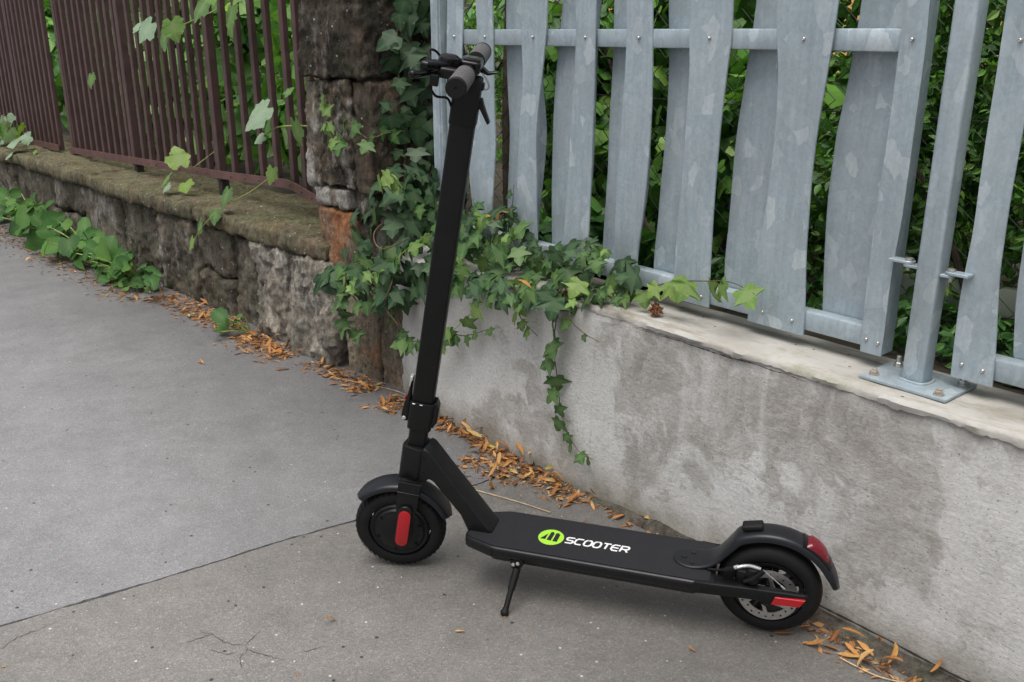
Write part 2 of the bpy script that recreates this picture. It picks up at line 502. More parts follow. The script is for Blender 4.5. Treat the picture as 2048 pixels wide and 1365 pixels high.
M['ochre'] = plain('ochre_render', (0.62, 0.38, 0.12), 0.9, var=0.1, scale=2, bump=0.3, bscale=90)
M['roof'] = plain('roof_tile', (0.22, 0.085, 0.05), 0.85, var=0.3, scale=9)
M['white_frame'] = plain('white_frame', (0.7, 0.7, 0.67), 0.5)
M['pane'] = plain('window_glass', (0.03, 0.035, 0.04), 0.08)
M['beam'] = plain('pale_beam', (0.36, 0.40, 0.33), 0.6, var=0.15, scale=9)

def leaf_mat(name, stops, rib, rough=0.45, transl=0.25, island=False, ribmix=0.55, spec=0.4, k=1.0):
    t = NT(name)
    stops = [(a_, dim(c_, k)) for a_, c_ in stops]; rib = dim(rib, k)
    r = t.n('NewGeometry').outputs['Random Per Island'] if island else t.rnd()
    col = t.ramp(r, stops)
    c = t.coord()
    col = t.mix(1.0, col, t.ramp(t.noise(c, 9, 4), [(0.3, 0.8), (0.7, 1.15)]), 'MULTIPLY')
    a = t.n('Attribute', attribute_name='rib').outputs['Fac']
    rr = t.math('POWER', a, 4.0)
    col = t.mix(t.math('MULTIPLY', rr, ribmix), col, rib)
    t.done(col, rough, 0, None, spec)
    tr = t.n('BsdfTranslucent', {'Color': t.mix(1.0, col, (1.25, 1.35, 0.55), 'MULTIPLY')})
    mx = t.n('MixShader', {0: transl})
    t.t.links.new(t.b.outputs[0], mx.inputs[1])
    t.t.links.new(tr.outputs[0], mx.inputs[2])
    t.t.links.new(mx.outputs[0], t.out.inputs[0])
    return t.m
M['ivy_dark'] = leaf_mat('ivy_dark', [(0.0, (0.022, 0.058, 0.026)), (0.6, (0.036, 0.090, 0.038)), (1.0, (0.055, 0.125, 0.046))], (0.14, 0.22, 0.11), 0.42, 0.12, spec=0.2, k=0.62)
M['ivy_mid'] = leaf_mat('ivy_mid', [(0.0, (0.045, 0.115, 0.035)), (0.6, (0.070, 0.165, 0.045)), (1.0, (0.11, 0.22, 0.055))], (0.21, 0.31, 0.13), 0.42, 0.18, spec=0.2, k=0.62)
M['ivy_young'] = leaf_mat('ivy_young', [(0.0, (0.12, 0.24, 0.055)), (0.6, (0.18, 0.32, 0.075)), (1.0, (0.26, 0.40, 0.10))], (0.32, 0.42, 0.18), 0.42, 0.25, spec=0.2, k=0.72)
M['weed'] = leaf_mat('weed_leaf', [(0.0, (0.040, 0.125, 0.028)), (0.5, (0.070, 0.195, 0.036)), (1.0, (0.13, 0.28, 0.055))], (0.16, 0.28, 0.09), 0.55, 0.22, spec=0.2, k=0.64)
M['vine'] = leaf_mat('vine_leaf', [(0.0, (0.095, 0.20, 0.060)), (0.5, (0.15, 0.29, 0.07)), (1.0, (0.24, 0.38, 0.06))], (0.30, 0.40, 0.17), 0.5, 0.35, k=0.8)
M['vine_pale'] = leaf_mat('vine_pale', [(0.0, (0.20, 0.30, 0.19)), (1.0, (0.27, 0.37, 0.24))], (0.33, 0.43, 0.29), 0.55, 0.2, k=0.8)
M['mass_vine'] = leaf_mat('mass_vine', [(0.0, (0.072, 0.194, 0.053)), (0.5, (0.133, 0.326, 0.078)), (0.85, (0.267, 0.508, 0.122)), (1.0, (0.46, 0.629, 0.315))], (0.15, 0.24, 0.08), 0.5, 0.35, island=True)
M['mass_shrub'] = leaf_mat('mass_shrub', [(0.0, (0.044, 0.127, 0.029)), (0.5, (0.087, 0.23, 0.044)), (0.85, (0.174, 0.379, 0.063)), (1.0, (0.348, 0.537, 0.127))], (0.15, 0.25, 0.08), 0.45, 0.35, island=True)
M['mass_dark'] = leaf_mat('mass_dark', [(0.0, (0.035, 0.103, 0.03)), (0.6, (0.07, 0.205, 0.048)), (1.0, (0.162, 0.367, 0.086))], (0.1, 0.18, 0.06), 0.45, 0.25, island=True)
M['bract'] = leaf_mat('dry_bract', [(0.0, (0.20, 0.070, 0.022)), (0.35, (0.42, 0.165, 0.038)), (0.7, (0.52, 0.25, 0.065)), (0.92, (0.55, 0.35, 0.14)), (1.0, (0.44, 0.37, 0.08))], (0.55, 0.38, 0.20), 0.65, 0.15, ribmix=0.3, k=0.8)
M['bract_mass'] = leaf_mat('dry_bract_mass', [(0.0, (0.12, 0.055, 0.028)), (0.4, (0.33, 0.14, 0.045)), (0.8, (0.45, 0.23, 0.085)), (1.0, (0.50, 0.34, 0.18))], (0.5, 0.35, 0.2), 0.7, 0.1, island=True, ribmix=0.3, k=0.8)
M['twig'] = plain('dry_twig', (0.42, 0.31, 0.18), 0.8, var=0.3, scale=60)
M['burr'] = plain('dry_burr', (0.22, 0.10, 0.045), 0.9, var=0.5, scale=120)
M['pebble'] = plain('pebble', (0.42, 0.40, 0.37), 0.85, var=0.4, scale=60)

# scooter finishes
def m_matte_black(name, col, rough, bump=0.12, sc=900):
    t = NT(name)
    c = t.coord()
    nb = t.bump(t.noise(c, sc, 2), bump, 0.0006)
    dust = t.ramp(t.noise(c, 26, 5, 0.65), [(0.45, 0.0), (0.8, 0.12)])
    rr = t.ramp(t.noise(c, 40, 4), [(0.3, rough - 0.05), (0.7, rough + 0.06)])
    return t.done(t.mix(dust, col, (0.030, 0.029, 0.027)), rr, 0, nb, 0.28)
M['blk_metal'] = m_matte_black('black_powder_coat', (0.0032, 0.0033, 0.0037), 0.42)
M['blk_plastic'] = m_matte_black('black_plastic', (0.0042, 0.0044, 0.005), 0.36)
M['blk_rail'] = m_matte_black('black_anodised', (0.005, 0.0054, 0.0065), 0.30)
M['blk_gloss'] = m_matte_black('black_gloss', (0.004, 0.004, 0.0045), 0.14, 0.02)
M['blk_rubber'] = m_matte_black('rubber', (0.0036, 0.0036, 0.0037), 0.66, 0.3, 500)
M['deck_mat'] = m_matte_black('deck_mat', (0.0098, 0.0102, 0.013), 0.62, 0.8, 700)
M['grip'] = m_matte_black('grip_rubber', (0.10, 0.098, 0.10), 0.6, 0.4, 500)
M['fender'] = m_matte_black('fender_plastic', (0.01, 0.011, 0.0138), 0.33)
M['blk_hole'] = plain('hole_black', (0.002, 0.002, 0.002), 0.8)
M['red'] = plain('red_reflector', (0.34, 0.005, 0.010), 0.35, var=0.1, scale=500, bump=0.3, bscale=600)
M['red_lens'] = plain('red_lens', (0.125, 0.005, 0.012), 0.2, var=0.15, scale=200)
M['print_green'] = plain('print_green', (0.26, 0.50, 0.03), 0.5, var=0.08, scale=200)
M['print_white'] = plain('print_white', (0.56, 0.56, 0.56), 0.5, var=0.06, scale=200)
M['steel'] = plain('brushed_steel', (0.42, 0.41, 0.40), 0.34, 0.9, var=0.15, scale=120)
M['alu'] = plain('aluminium', (0.60, 0.60, 0.60), 0.35, 0.8, var=0.1)

# ------------------------------------------------------------------ ground, pavement
bm = B()
for q in [((-150, -150), (150, -150), (150, 150), (-150, 150))]:
    bm.faces.new([bm.verts.new((x, y, -0.016)) for x, y in q])
top('ground', bm, M['joint'], FW, (0, 0, -0.016), kind='structure', smooth=0)

rj = random.Random(3)
joint = [(-1.089, 1.680), (-0.992, 1.744), (-0.832, 1.846), (-0.718, 1.924), (-0.576, 2.026), (-0.412, 2.126), (-0.26, 2.223), (-0.103, 2.329), (-0.027, 2.391), (0.052, 2.448)]
jl = [(-13.0, -6.8), (-5.0, -1.0), (-2.4, 0.80)] + joint
dense = []
for a, b in zip(jl, jl[1:]):
    L = math.dist(a, b)
    k = max(1, int(L / 0.018)) if a[0] > -3 else 6
    for i in range(k):
        t_ = i / k
        dense.append((a[0] + (b[0] - a[0]) * t_, a[1] + (b[1] - a[1]) * t_))
dense.append((0.15, 2.52))
def wallpt(fr, s, n):
    p = fr @ Vector((s, n, 0)); return (p.x, p.y)
jit = lambda p, off: (p[0] + off[0] + rj.gauss(0, 0.0013), p[1] + off[1] + rj.gauss(0, 0.0016))
new_edge = [jit(p, (-0.0018, 0.0026)) for p in dense]
old_edge = [jit(p, (0.0018, -0.0026)) for p in dense]
wlC = [wallpt(FC, s, 0.12) for s in (0.75, 2.0, 9.0)]
wlS = [wallpt(FS, s, 0.12) for s in (0.2, -3.0, -12.0, -60.0)]
def slab(outline, z0, z1):
    bm = B()
    hi = [bm.verts.new((x, y, z1)) for x, y in outline]
    lo = [bm.verts.new((x, y, z0)) for x, y in outline]
    f = bm.faces.new(hi)
    n = len(outline)
    for i in range(n):
        bm.faces.new([hi[i], lo[i], lo[(i + 1) % n], hi[(i + 1) % n]])
    bmesh.ops.triangulate(bm, faces=[f])
    return bm
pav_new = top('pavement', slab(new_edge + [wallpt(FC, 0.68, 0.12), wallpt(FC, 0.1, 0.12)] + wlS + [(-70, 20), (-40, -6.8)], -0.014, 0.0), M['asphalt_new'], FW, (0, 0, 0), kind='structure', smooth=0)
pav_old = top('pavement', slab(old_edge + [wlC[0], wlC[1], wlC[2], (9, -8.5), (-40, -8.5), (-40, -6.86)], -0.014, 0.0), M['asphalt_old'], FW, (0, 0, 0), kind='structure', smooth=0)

def ribbon(bm, pts, wmax, rr):
    P = [Vector((x, y, 0.0012)) for x, y in pts]
    fine = []
    for a, b in zip(P, P[1:]):
        k = max(2, int((b - a).length / 0.006))
        for i in range(k):
            fine.append(a.lerp(b, i / k) + Vector((rr.gauss(0, 0.0012), rr.gauss(0, 0.0016), 0)))
    fine.append(P[-1])
    prev = None
    n = len(fine)
    for i, p in enumerate(fine):
        d = (fine[min(i + 1, n - 1)] - fine[max(i - 1, 0)]).normalized()
        nn = Vector((-d.y, d.x, 0))
        wd = wmax * (0.25 + 0.75 * math.sin(math.pi * (0.08 + 0.84 * i / (n - 1)))) * rr.uniform(0.3, 1.0)
        cur = (bm.verts.new(p + nn * wd), bm.verts.new(p - nn * wd))
        if prev: bm.faces.new([prev[0], prev[1], cur[1], cur[0]])
        prev = cur
cracks = [[(-0.664, 1.664), (-0.628, 1.650), (-0.593, 1.620), (-0.550, 1.614)], [(-0.541, 1.600), (-0.501, 1.581), (-0.462, 1.569)],
          [(-0.550, 1.614), (-0.541, 1.637), (-0.530, 1.664)], [(-0.55, 1.614), (-0.541, 1.600), (-0.550, 1.576), (-0.537, 1.538)],
          [(-0.672, 1.625), (-0.646, 1.642), (-0.628, 1.650)], [(-1.06, 1.56), (-1.033, 1.642), (-1.002, 1.664), (-0.972, 1.697)],
          [(-0.62, 1.60), (-0.585, 1.585), (-0.565, 1.590)], [(-0.43, 1.59), (-0.40, 1.605), (-0.385, 1.612)]]
for ck in cracks:
    bm = B(); ribbon(bm, ck, 0.0011, rj)
    o = bpy.data.objects.new('crack', finish(bm, M['crack'], 0, 'crack'))
    COL.objects.link(o); o.parent = pav_old

# garden soil behind the walls
bm = B()
for fr, s0, s1, n0, z in ((FC, 0.2, 9, 0.22, 0.505), (FS, -40, 0.3, 0.40, 0.44)):
    ps = [fr @ Vector(p) for p in ((s0, n0, z), (s1, n0, z), (s1, 45, z + 0.1), (s0, 45, z + 0.1))]
    bm.faces.new([bm.verts.new(p) for p in ps])
# the two frames overlap a little behind the pillar: lower one of them by 4 mm steps
top('garden_terrain', bm, M['soil'], FW, (0, 5, 0.44), kind='structure', smooth=0)

# ------------------------------------------------------------------ old stone wall
def stone_part(root, name, s0, s1, n0, n1, z0, z1, mat, seed, amp=0.014, rad=0.02, res=0.022, f=5.0, parent=None):
    res = min(res, 0.014) if s0 > -2.6 else res
    bm = surf_box(s0, s1, n0, n1, z0, z1, res, min(rad, (z1 - z0) * 0.4, (s1 - s0) * 0.4), rock_disp(seed, amp, f))
    return part(root, name, bm, mat, 60, parent)

sw = thing('stone_wall', 'low old wall of mossy brown stone blocks under the brown railing', 'wall', FS, (-3.0, 0.2, 0))
br = [-7.6, -6.6, -5.7, -4.9, -4.2, -3.55, -3.0, -2.45, -1.98, -1.55, -1.22, -1.0, -0.70, -0.36]
rs = random.Random(11)
for i, (a, b) in enumerate(zip(br, br[1:])):
    grey = a >= -1.01
    m = M['stone_grey'] if grey else M['stone_wall']
    zt = 0.385 if not grey else 0.40
    fr0 = rs.uniform(-0.012, 0.012) - (0.022 if grey else 0.0)
    if i % 4 == 1 and not grey:
        zs = rs.uniform(0.16, 0.22)
        stone_part(sw, 'stone', a + 0.004, b - 0.004, fr0, 0.4, -0.03, zs, m, 20 + i, 0.02, 0.03)
        stone_part(sw, 'stone', a + 0.004, b - 0.004, fr0 + 0.008, 0.4, zs + 0.005, zt, m, 60 + i, 0.02, 0.03)
    else:
        stone_part(sw, 'stone', a + 0.003, b - 0.003, fr0, 0.4, -0.03, zt, m, 20 + i, 0.028 if grey else 0.022, 0.035, f=6.5 if grey else 5)
cb = [-7.6, -6.2, -4.9, -3.75, -2.85, -1.92, -1.52, -0.40]
for i, (a, b) in enumerate(zip(cb, cb[1:])):
    dz = rs.uniform(-0.006, 0.008)
    stone_part(sw, 'cap_stone', a + 0.003, b - 0.003, -0.028 + rs.uniform(-0.008, 0.008), 0.48, 0.388, 0.468 + dz, M['stone_cap'], 90 + i, 0.013, 0.022, 0.024)
part(sw, 'mortar_core', bbox(-7.55, -0.42, 0.05, 0.38, -0.02, 0.43), M['mortar'])

# ------------------------------------------------------------------ stone pillar
pl = thing('stone_pillar', 'tall pillar of rough dark stone blocks with an orange stained lower block', 'pillar', FS, (-0.30, 0.2, 0))
blocks = [  # s0, s1, n0, n1, z0, z1, material, amplitude
    (-0.345, -0.135, 0.010, 0.36, -0.03, 0.345, 'stone_base', 0.010), (-0.132, 0.030, 0.016, 0.30, -0.03, 0.350, 'stone_base', 0.012),
    (-0.462, -0.215, 0.000, 0.21, 0.350, 0.600, 'stone_rust', 0.012), (-0.211, -0.110, 0.006, 0.21, 0.352, 0.655, 'stone_pale', 0.016), (-0.30, -0.112, 0.215, 0.42, 0.30, 0.655, 'stone_pillar', 0.012),
    (-0.470, -0.262, -0.006, 0.21, 0.604, 0.676, 'stone_pale', 0.012),
    (-0.494, -0.415, -0.012, 0.21, 0.680, 1.040, 'stone_pale', 0.014), (-0.413, -0.218, -0.004, 0.21, 0.682, 1.045, 'stone_brown', 0.020), (-0.214, -0.108, 0.002, 0.25, 0.672, 1.045, 'stone_brown', 0.014), (-0.30, -0.112, 0.255, 0.42, 0.668, 1.04, 'stone_pillar', 0.012),
    (-0.498, -0.112, -0.020, 0.24, 1.054, 1.46, 'stone_pillar', 0.018), (-0.30, -0.112, 0.245, 0.42, 1.050, 1.46, 'stone_pillar', 0.014),
    (-0.490, -0.110, -0.012, 0.42, 1.468, 1.86, 'stone_pillar', 0.020)]
for i, (a, b, n0, n1, z0, z1, m, amp) in enumerate(blocks):
    stone_part(pl, 'stone', a, b, n0, n1, z0, z1, M[m], 140 + i, amp, 0.014, 0.0115, 6)
part(pl, 'mortar_core', bbox(-0.44, -0.135, 0.035, 0.40, 0.0, 1.85), M['mortar'])
stone_part(pl, 'cap_stone', -0.54, -0.07, -0.06, 0.47, 1.865, 1.97, M['stone_cap'], 170, 0.01, 0.02, 0.03)

# ------------------------------------------------------------------ concrete wall
cw = thing('concrete_wall', 'low grey rendered concrete wall with stains and a pale cracked top', 'wall', FC, (2.2, 0.1, 0))
def z_top(s):
    return 0.497 + 0.038 * min(1, max(0, s / 0.75))
def cdisp(p, n):
    d = n * (fbm(p + Vector((3, 1, 2)), 3.0, 4) * 0.0035)
    if p.z > 0.4:
        d += Vector((0, 0, (z_top(p.x) - 0.535) * min(1, (p.z - 0.4) / 0.12)))
    if p.x < 0.25 and p.y < 0.1:      # the render rounds back into the pillar
        d += Vector((0, 0.05 * ((0.25 - p.x) / 0.30) ** 2, 0))
    return d
bm = surf_box(-0.10, 4.6, 0.0, 0.205, -0.03, 0.527, 0.03, 0.006, cdisp)
part(cw, 'wall_body', bm, M['stucco'], 60)
# pale screed on top with a ragged front edge
bm = B()
rw = random.Random(5)
prev = None
s = 0.16
lip = 0.0
while s < 4.6:
    lip = 0.75 * lip + rw.gauss(0, 0.0022)
    drop = 0.012 + 0.010 * max(0, fbm((s * 7, 3.3, 0), 1.0, 4)) + 0.004 * rw.random()
    zt = z_top(s) + 0.0022 + 0.002 * fbm((s, 7, 0), 4, 3)
    curl = 0.05 * ((0.25 - s) / 0.30) ** 2 if s < 0.25 else 0
    row = []
    for k, (nn, zz) in enumerate([(-0.0042 + lip * 0.5 + curl, zt - drop), (-0.0052 + lip + curl, zt - 0.006), (0.0005 + lip + curl, zt), (0.05 + curl * 0.6, zt + 0.001 * fbm((s, 1, 0), 9, 3)), (0.10, zt), (0.155, zt + 0.001 * fbm((s, 5, 0), 9, 3)), (0.207, zt - 0.001), (0.2085, zt - 0.03)]):
        row.append(bm.verts.new((s, nn, zz)))
    if prev:
        for k in range(len(row) - 1):
            bm.faces.new([prev[k], row[k], row[k + 1], prev[k + 1]])
    prev = row
    s += rw.uniform(0.006, 0.014)
part(cw, 'screed_top', bm, M['screed'], 50)
# mortar crust along the foot
bm = B()
prev = None
s = 0.95
while s < 4.6:
    h = 0.016 + 0.014 * max(-0.6, fbm((s * 5, 0.3, 0), 1.0, 4))
    wd = 0.022 + 0.020 * fbm((s * 3, 9.3, 0), 1.0, 4)
    fade = min(1, (s - 0.95) / 0.25)
    h *= fade; wd *= fade
    row = [bm.verts.new((s, nn, zz)) for nn, zz in ((0.01, h + 0.001), (-0.004, h), (-0.010 - wd * 0.3, h * 0.75 + 0.003 * fbm((s * 30, 1, 0), 1, 3)), (-0.010 - wd * 0.75, h * 0.45), (-0.012 - wd, 0.001), (-0.014 - wd, -0.003))]
    if prev:
        for k in range(len(row) - 1):
            bm.faces.new([prev[k], row[k], row[k + 1], prev[k + 1]])
    prev = row
    s += rw.uniform(0.008, 0.016)
part(cw, 'mortar_fillet', bm, M['mortar'], 60)
bm = B(); prev = None; s = 1.10
while s < 1.62:
    wd = 0.0016 * rw.uniform(0.2, 1.2) * math.sin(math.pi * min(1, max(.05, (s - 1.08) / .56)))
    zc = z_top(s) - 0.0175 + 0.006 * fbm((s * 9, 4.2, 0), 1, 4)
    row = (bm.verts.new((s, -0.0064, zc + wd)), bm.verts.new((s, -0.0064, zc - wd)))
    if prev: bm.faces.new([prev[0], prev[1], row[1], row[0]])
    prev = row; s += 0.007
part(cw, 'edge_crack', bm, M['joint'], 0)
# the dark shrinkage crack between the wall and its foot
bm = B(); prev = None; s = 1.52
while s < 4.6:
    wd = 0.0022 * rw.uniform(0.5, 1.3)
    zc = 0.026 + 0.004 * fbm((s * 6, 2.2, 0), 1, 3)
    row = (bm.verts.new((s, -0.0075, zc + wd)), bm.verts.new((s, -0.0085, zc - wd)))
    if prev: bm.faces.new([prev[0], prev[1], row[1], row[0]])
    prev = row; s += 0.012
part(cw, 'shrinkage_crack', bm, M['joint'], 0)

# ------------------------------------------------------------------ galvanised fence
SL = dict(
F0=([(.196,1.290),(.193,1.205),(.179,1.031),(.170,.69),(.172,.60)],[(.268,1.288),(.261,1.197),(.258,1.005),(.253,.670),(.25,.60)]),
F1=([(.332,1.286),(.344,1.167),(.312,1.008),(.294,.853),(.291,.759),(.312,.647),(.318,.585)],[(.408,1.285),(.406,1.162),(.407,1.006),(.413,.902),(.412,.827),(.404,.717),(.398,.585)]),
F2=([(.529,1.282),(.530,1.166),(.539,1.087),(.531,.951),(.518,.737),(.514,.678),(.530,.583)],[(.641,1.279),(.634,1.188),(.620,1.084),(.603,.987),(.595,.897),(.597,.795),(.598,.690),(.604,.580)]),
F3=([(.747,1.277),(.750,1.168),(.745,1.093),(.734,.965),(.724,.764),(.717,.624),(.718,.582)],[(.819,1.275),(.823,1.171),(.826,1.064),(.822,.977),(.820,.887),(.816,.794),(.814,.699),(.810,.640),(.804,.582)]),
F4=([(.928,1.272),(.930,1.164),(.927,1.099),(.920,.979),(.914,.853),(.908,.723),(.913,.579)],[(1.003,1.271),(1.010,1.159),(1.013,1.112),(1.015,1.036),(1.018,.938),(1.016,.836),(1.007,.732),(.999,.696),(.994,.635),(.993,.579)]),
F5=([(1.119,1.268),(1.125,1.166),(1.132,1.117),(1.133,.994),(1.126,.817),(1.116,.693),(1.117,.618),(1.119,.571)],[(1.237,1.265),(1.240,1.180),(1.235,1.137),(1.231,1.071),(1.226,1.003),(1.224,.932),(1.222,.886),(1.221,.814),(1.222,.736),(1.224,.682),(1.230,.571)]),
F6=([(1.350,1.262),(1.356,1.181),(1.366,1.140),(1.372,1.011),(1.369,.850),(1.359,.690),(1.344,.598),(1.343,.566)],[(1.496,1.259),(1.493,1.209),(1.490,1.163),(1.485,1.102),(1.479,1.054),(1.474,.999),(1.471,.935),(1.471,.871),(1.474,.805),(1.475,.753),(1.482,.686),(1.488,.617),(1.492,.566)]),
F7=([(1.625,1.256),(1.631,1.209),(1.629,1.168),(1.629,1.029),(1.625,.884),(1.624,.730),(1.626,.602),(1.629,.567)],[(1.676,1.255),(1.680,1.201),(1.681,1.147),(1.682,1.053),(1.684,.938),(1.683,.837),(1.677,.776),(1.674,.682),(1.675,.567)]),
G0=([(1.814,1.252),(1.815,1.15),(1.817,1.026),(1.820,.916),(1.822,.859),(1.817,.762),(1.815,.721),(1.818,.602),(1.821,.567)],[(1.872,1.250),(1.875,1.189),(1.876,1.039),(1.874,.899),(1.875,.835),(1.876,.785),(1.882,.728),(1.889,.670),(1.895,.615),(1.900,.567)]))
SB = dict(
B2=[(.413,1.285),(.413,1.085),(.417,1.004),(.424,.931),(.419,.823),(.412,.723),(.407,.60)],
B3=[(.644,1.280),(.634,1.160),(.624,1.054),(.616,.959),(.612,.863),(.609,.762),(.614,.60)],
B4=[(.831,1.276),(.833,1.152),(.835,1.075),(.834,.972),(.836,.865),(.828,.754),(.820,.662),(.821,.59)],
B5=[(1.011,1.271),(1.021,1.131),(1.023,1.044),(1.022,.960),(1.021,.884),(1.019,.807),(1.018,.727),(1.013,.694),(1.008,.59)],
B6=[(1.262,1.266),(1.259,1.210),(1.253,1.159),(1.248,1.101),(1.242,1.046),(1.235,.990),(1.232,.929),(1.232,.868),(1.232,.809),(1.233,.731),(1.230,.713),(1.239,.59)],
B7=[(1.513,1.260),(1.510,1.209),(1.505,1.162),(1.502,1.101),(1.495,1.052),(1.488,.997),(1.487,.933),(1.484,.867),(1.488,.773),(1.493,.703),(1.504,.59)],
G1=[(1.878,1.25),(1.880,1.087),(1.886,1.002),(1.889,.913),(1.890,.846),(1.896,.728),(1.914,.59)])
ZT = 1.50
def edge_fn(pts):
    z = [p[1] for p in reversed(pts)]; s = [p[0] for p in reversed(pts)]
    def f(zz):
        if zz > z[-1]:                     # above the picture: the wave goes on
            return s[-1] + 0.010 * math.sin((zz - z[-1]) * 7.0)
        return sum(float(np.interp(zz + dz, z, s)) for dz in (-0.03, -0.015, 0, 0.015, 0.03)) / 5
    return f
def slat(root, name, fl, fr_, z0, n, seed, th=0.004):
    bm = B()
    zs = np.linspace(z0, ZT, 64)
    rows = []
    for z in zs:
        a, b = fl(z), fr_(z)
        row = []
        for k in range(5):
            t_ = k / 4
            nn = n + 0.0035 * math.sin(z * 6.0 + seed) * (t_ - 0.5) * 2 + 0.002 * math.sin(z * 11 + seed * 2.3)
            if z < z0 + 0.06: nn = n + (nn - n) * max(0.0, (z - z0 - 0.02) / 0.04)
            nn = min(nn, n + 0.003)
            row.append((a + (b - a) * t_, nn, z))
        rows.append(row)
    fr2 = [[bm.verts.new(p) for p in row] for row in rows]
    bk2 = [[bm.verts.new((p[0], p[1] + th, p[2])) for p in row] for row in rows]
    for i in range(len(rows) - 1):
        for k in range(4):
            bm.faces.new([fr2[i][k], fr2[i][k + 1], fr2[i + 1][k + 1], fr2[i + 1][k]])
            bm.faces.new([bk2[i][k], bk2[i + 1][k], bk2[i + 1][k + 1], bk2[i][k + 1]])
        bm.faces.new([fr2[i][0], fr2[i + 1][0], bk2[i + 1][0], bk2[i][0]])
        bm.faces.new([fr2[i][4], bk2[i][4], bk2[i + 1][4], fr2[i + 1][4]])
    for k in range(4):
        bm.faces.new([fr2[0][k], bk2[0][k], bk2[0][k + 1], fr2[0][k + 1]])
        bm.faces.new([fr2[-1][k], fr2[-1][k + 1], bk2[-1][k + 1], bk2[-1][k]])
    return part(root, name, bm, M['galv'], 40)
def rivet(root, par, s, n, z, r=0.0040):
    bm = B()
    lathe(bm, [(-0.0036, r * 0.35), (-0.0040, r * 0.5), (-0.0032, r * 0.85), (-0.0012, r), (0.002, r)], (s, n, z), 'y', 14)
    return part(root, 'rivet', bm, M['bolt'], 50, parent=par)

NF, NB_ = 0.115, 0.165
gp = thing('steel_fence', 'galvanised steel fence panel of wavy slats between the stone pillar and the square post', 'fence', FC, (0.92, 0.14, 0.54), 'galvanised panels on the concrete wall')
for k in ('F0', 'F1', 'F2', 'F3', 'F4', 'F5', 'F6', 'F7'):
    L, Rr = SL[k]
    fl, fr_ = edge_fn(L), edge_fn(Rr)
    z0 = max(L[-1][1], Rr[-1][1])
    sl = slat(gp, 'slat', fl, fr_, z0, NF, ord(k[1]) * 1.7)
    mid = (fl(1.185) + fr_(1.185)) / 2
    rivet(gp, sl, mid, NF - 0.002, 1.186)
    a, b = fl(0.60), fr_(0.60)
    rivet(gp, sl, a + (b - a) * 0.26, NF - 0.0005, 0.596)
    rivet(gp, sl, a + (b - a) * 0.80, NF - 0.0005, 0.594)
for k, wd in (('B2', .15), ('B3', .15), ('B4', .13), ('B5', .14), ('B6', .17), ('B7', .16)):
    fl = edge_fn(SB[k])
    slat(gp, 'slat', fl, (lambda z, fl=fl, wd=wd: fl(z) + wd + 0.008 * math.sin(z * 9)), 0.575, NB_, ord(k[1]) * 0.9)
for z0, z1 in ((1.163, 1.206), (0.577, 0.620), (1.44, 1.482)):
    part(gp, 'rail', bbox(0.172, 1.628, 0.1225, 0.1600, z0, z1, bev=0.004), M['galv'])
part(gp, 'end_tube', bbox(1.632, 1.6735, 0.1205, 0.1655, 0.567, ZT, bev=0.004), M['galv'])

ep = thing('fence_post', 'galvanised angle post fixed beside the ivy on the stone pillar', 'post', FC, (0.145, 0.13, 0.45))
bm = prism([(0.126, 0.10), (0.160, 0.10), (0.160, 0.106), (0.166, 0.106), (0.166, 0.16), (0.160, 0.16), (0.160, 0.112), (0.126, 0.112)], 'z', 0.45, ZT + 0.04, 0.0)
part(ep, 'post_profile', bm, M['galv'])
for z in (0.66, 1.42):
    bm = B(); lathe(bm, [(-0.010, 0.006), (-0.008, 0.009), (0.0, 0.009)], (0.142, 0.10, z), 'y', 12)
    part(ep, 'bolt', bm, M['bolt'])

gp2 = thing('steel_fence', 'galvanised wavy slat panel hinged to the side of the square post away from the pillar', 'fence', FC, (2.6, 0.14, 0.54), 'galvanised panels on the concrete wall')
fl, fr_ = edge_fn(SL['G0'][0]), edge_fn(SL['G0'][1])
sl = slat(gp2, 'slat', fl, fr_, 0.567, NF, 3.0)
rivet(gp2, sl, 1.848, NF - 0.002, 1.186)
rivet(gp2, sl, 1.838, NF - 0.0005, 0.596); rivet(gp2, sl, 1.878, NF - 0.0005, 0.594)
flg = edge_fn(SB['G1'])
slat(gp2, 'slat', flg, lambda z: flg(z) + 0.14, 0.575, NB_, 4.4)
for q in range(7):
    o_ = 2.08 + q * 0.19
    sl = slat(gp2, 'slat', (lambda z, o_=o_, q=q: o_ + 0.012 * math.sin(z * 8 + q)), (lambda z, o_=o_, q=q: o_ + 0.095 + 0.012 * math.sin(z * 7 + q * 2)), 0.567, NF, q * 1.3)
    rivet(gp2, sl, o_ + 0.045, NF - 0.002, 1.186)
    slat(gp2, 'slat', (lambda z, o_=o_, q=q: o_ + 0.07 + 0.010 * math.sin(z * 8 + q)), (lambda z, o_=o_, q=q: o_ + 0.19 + 0.01 * math.sin(z * 7 + q * 2)), 0.575, NB_, q * 1.9)
for z0, z1 in ((1.163, 1.206), (0.577, 0.620), (1.44, 1.482)):
    part(gp2, 'rail', bbox(1.826, 3.45, 0.1225, 0.1600, z0, z1, bev=0.004), M['galv'])

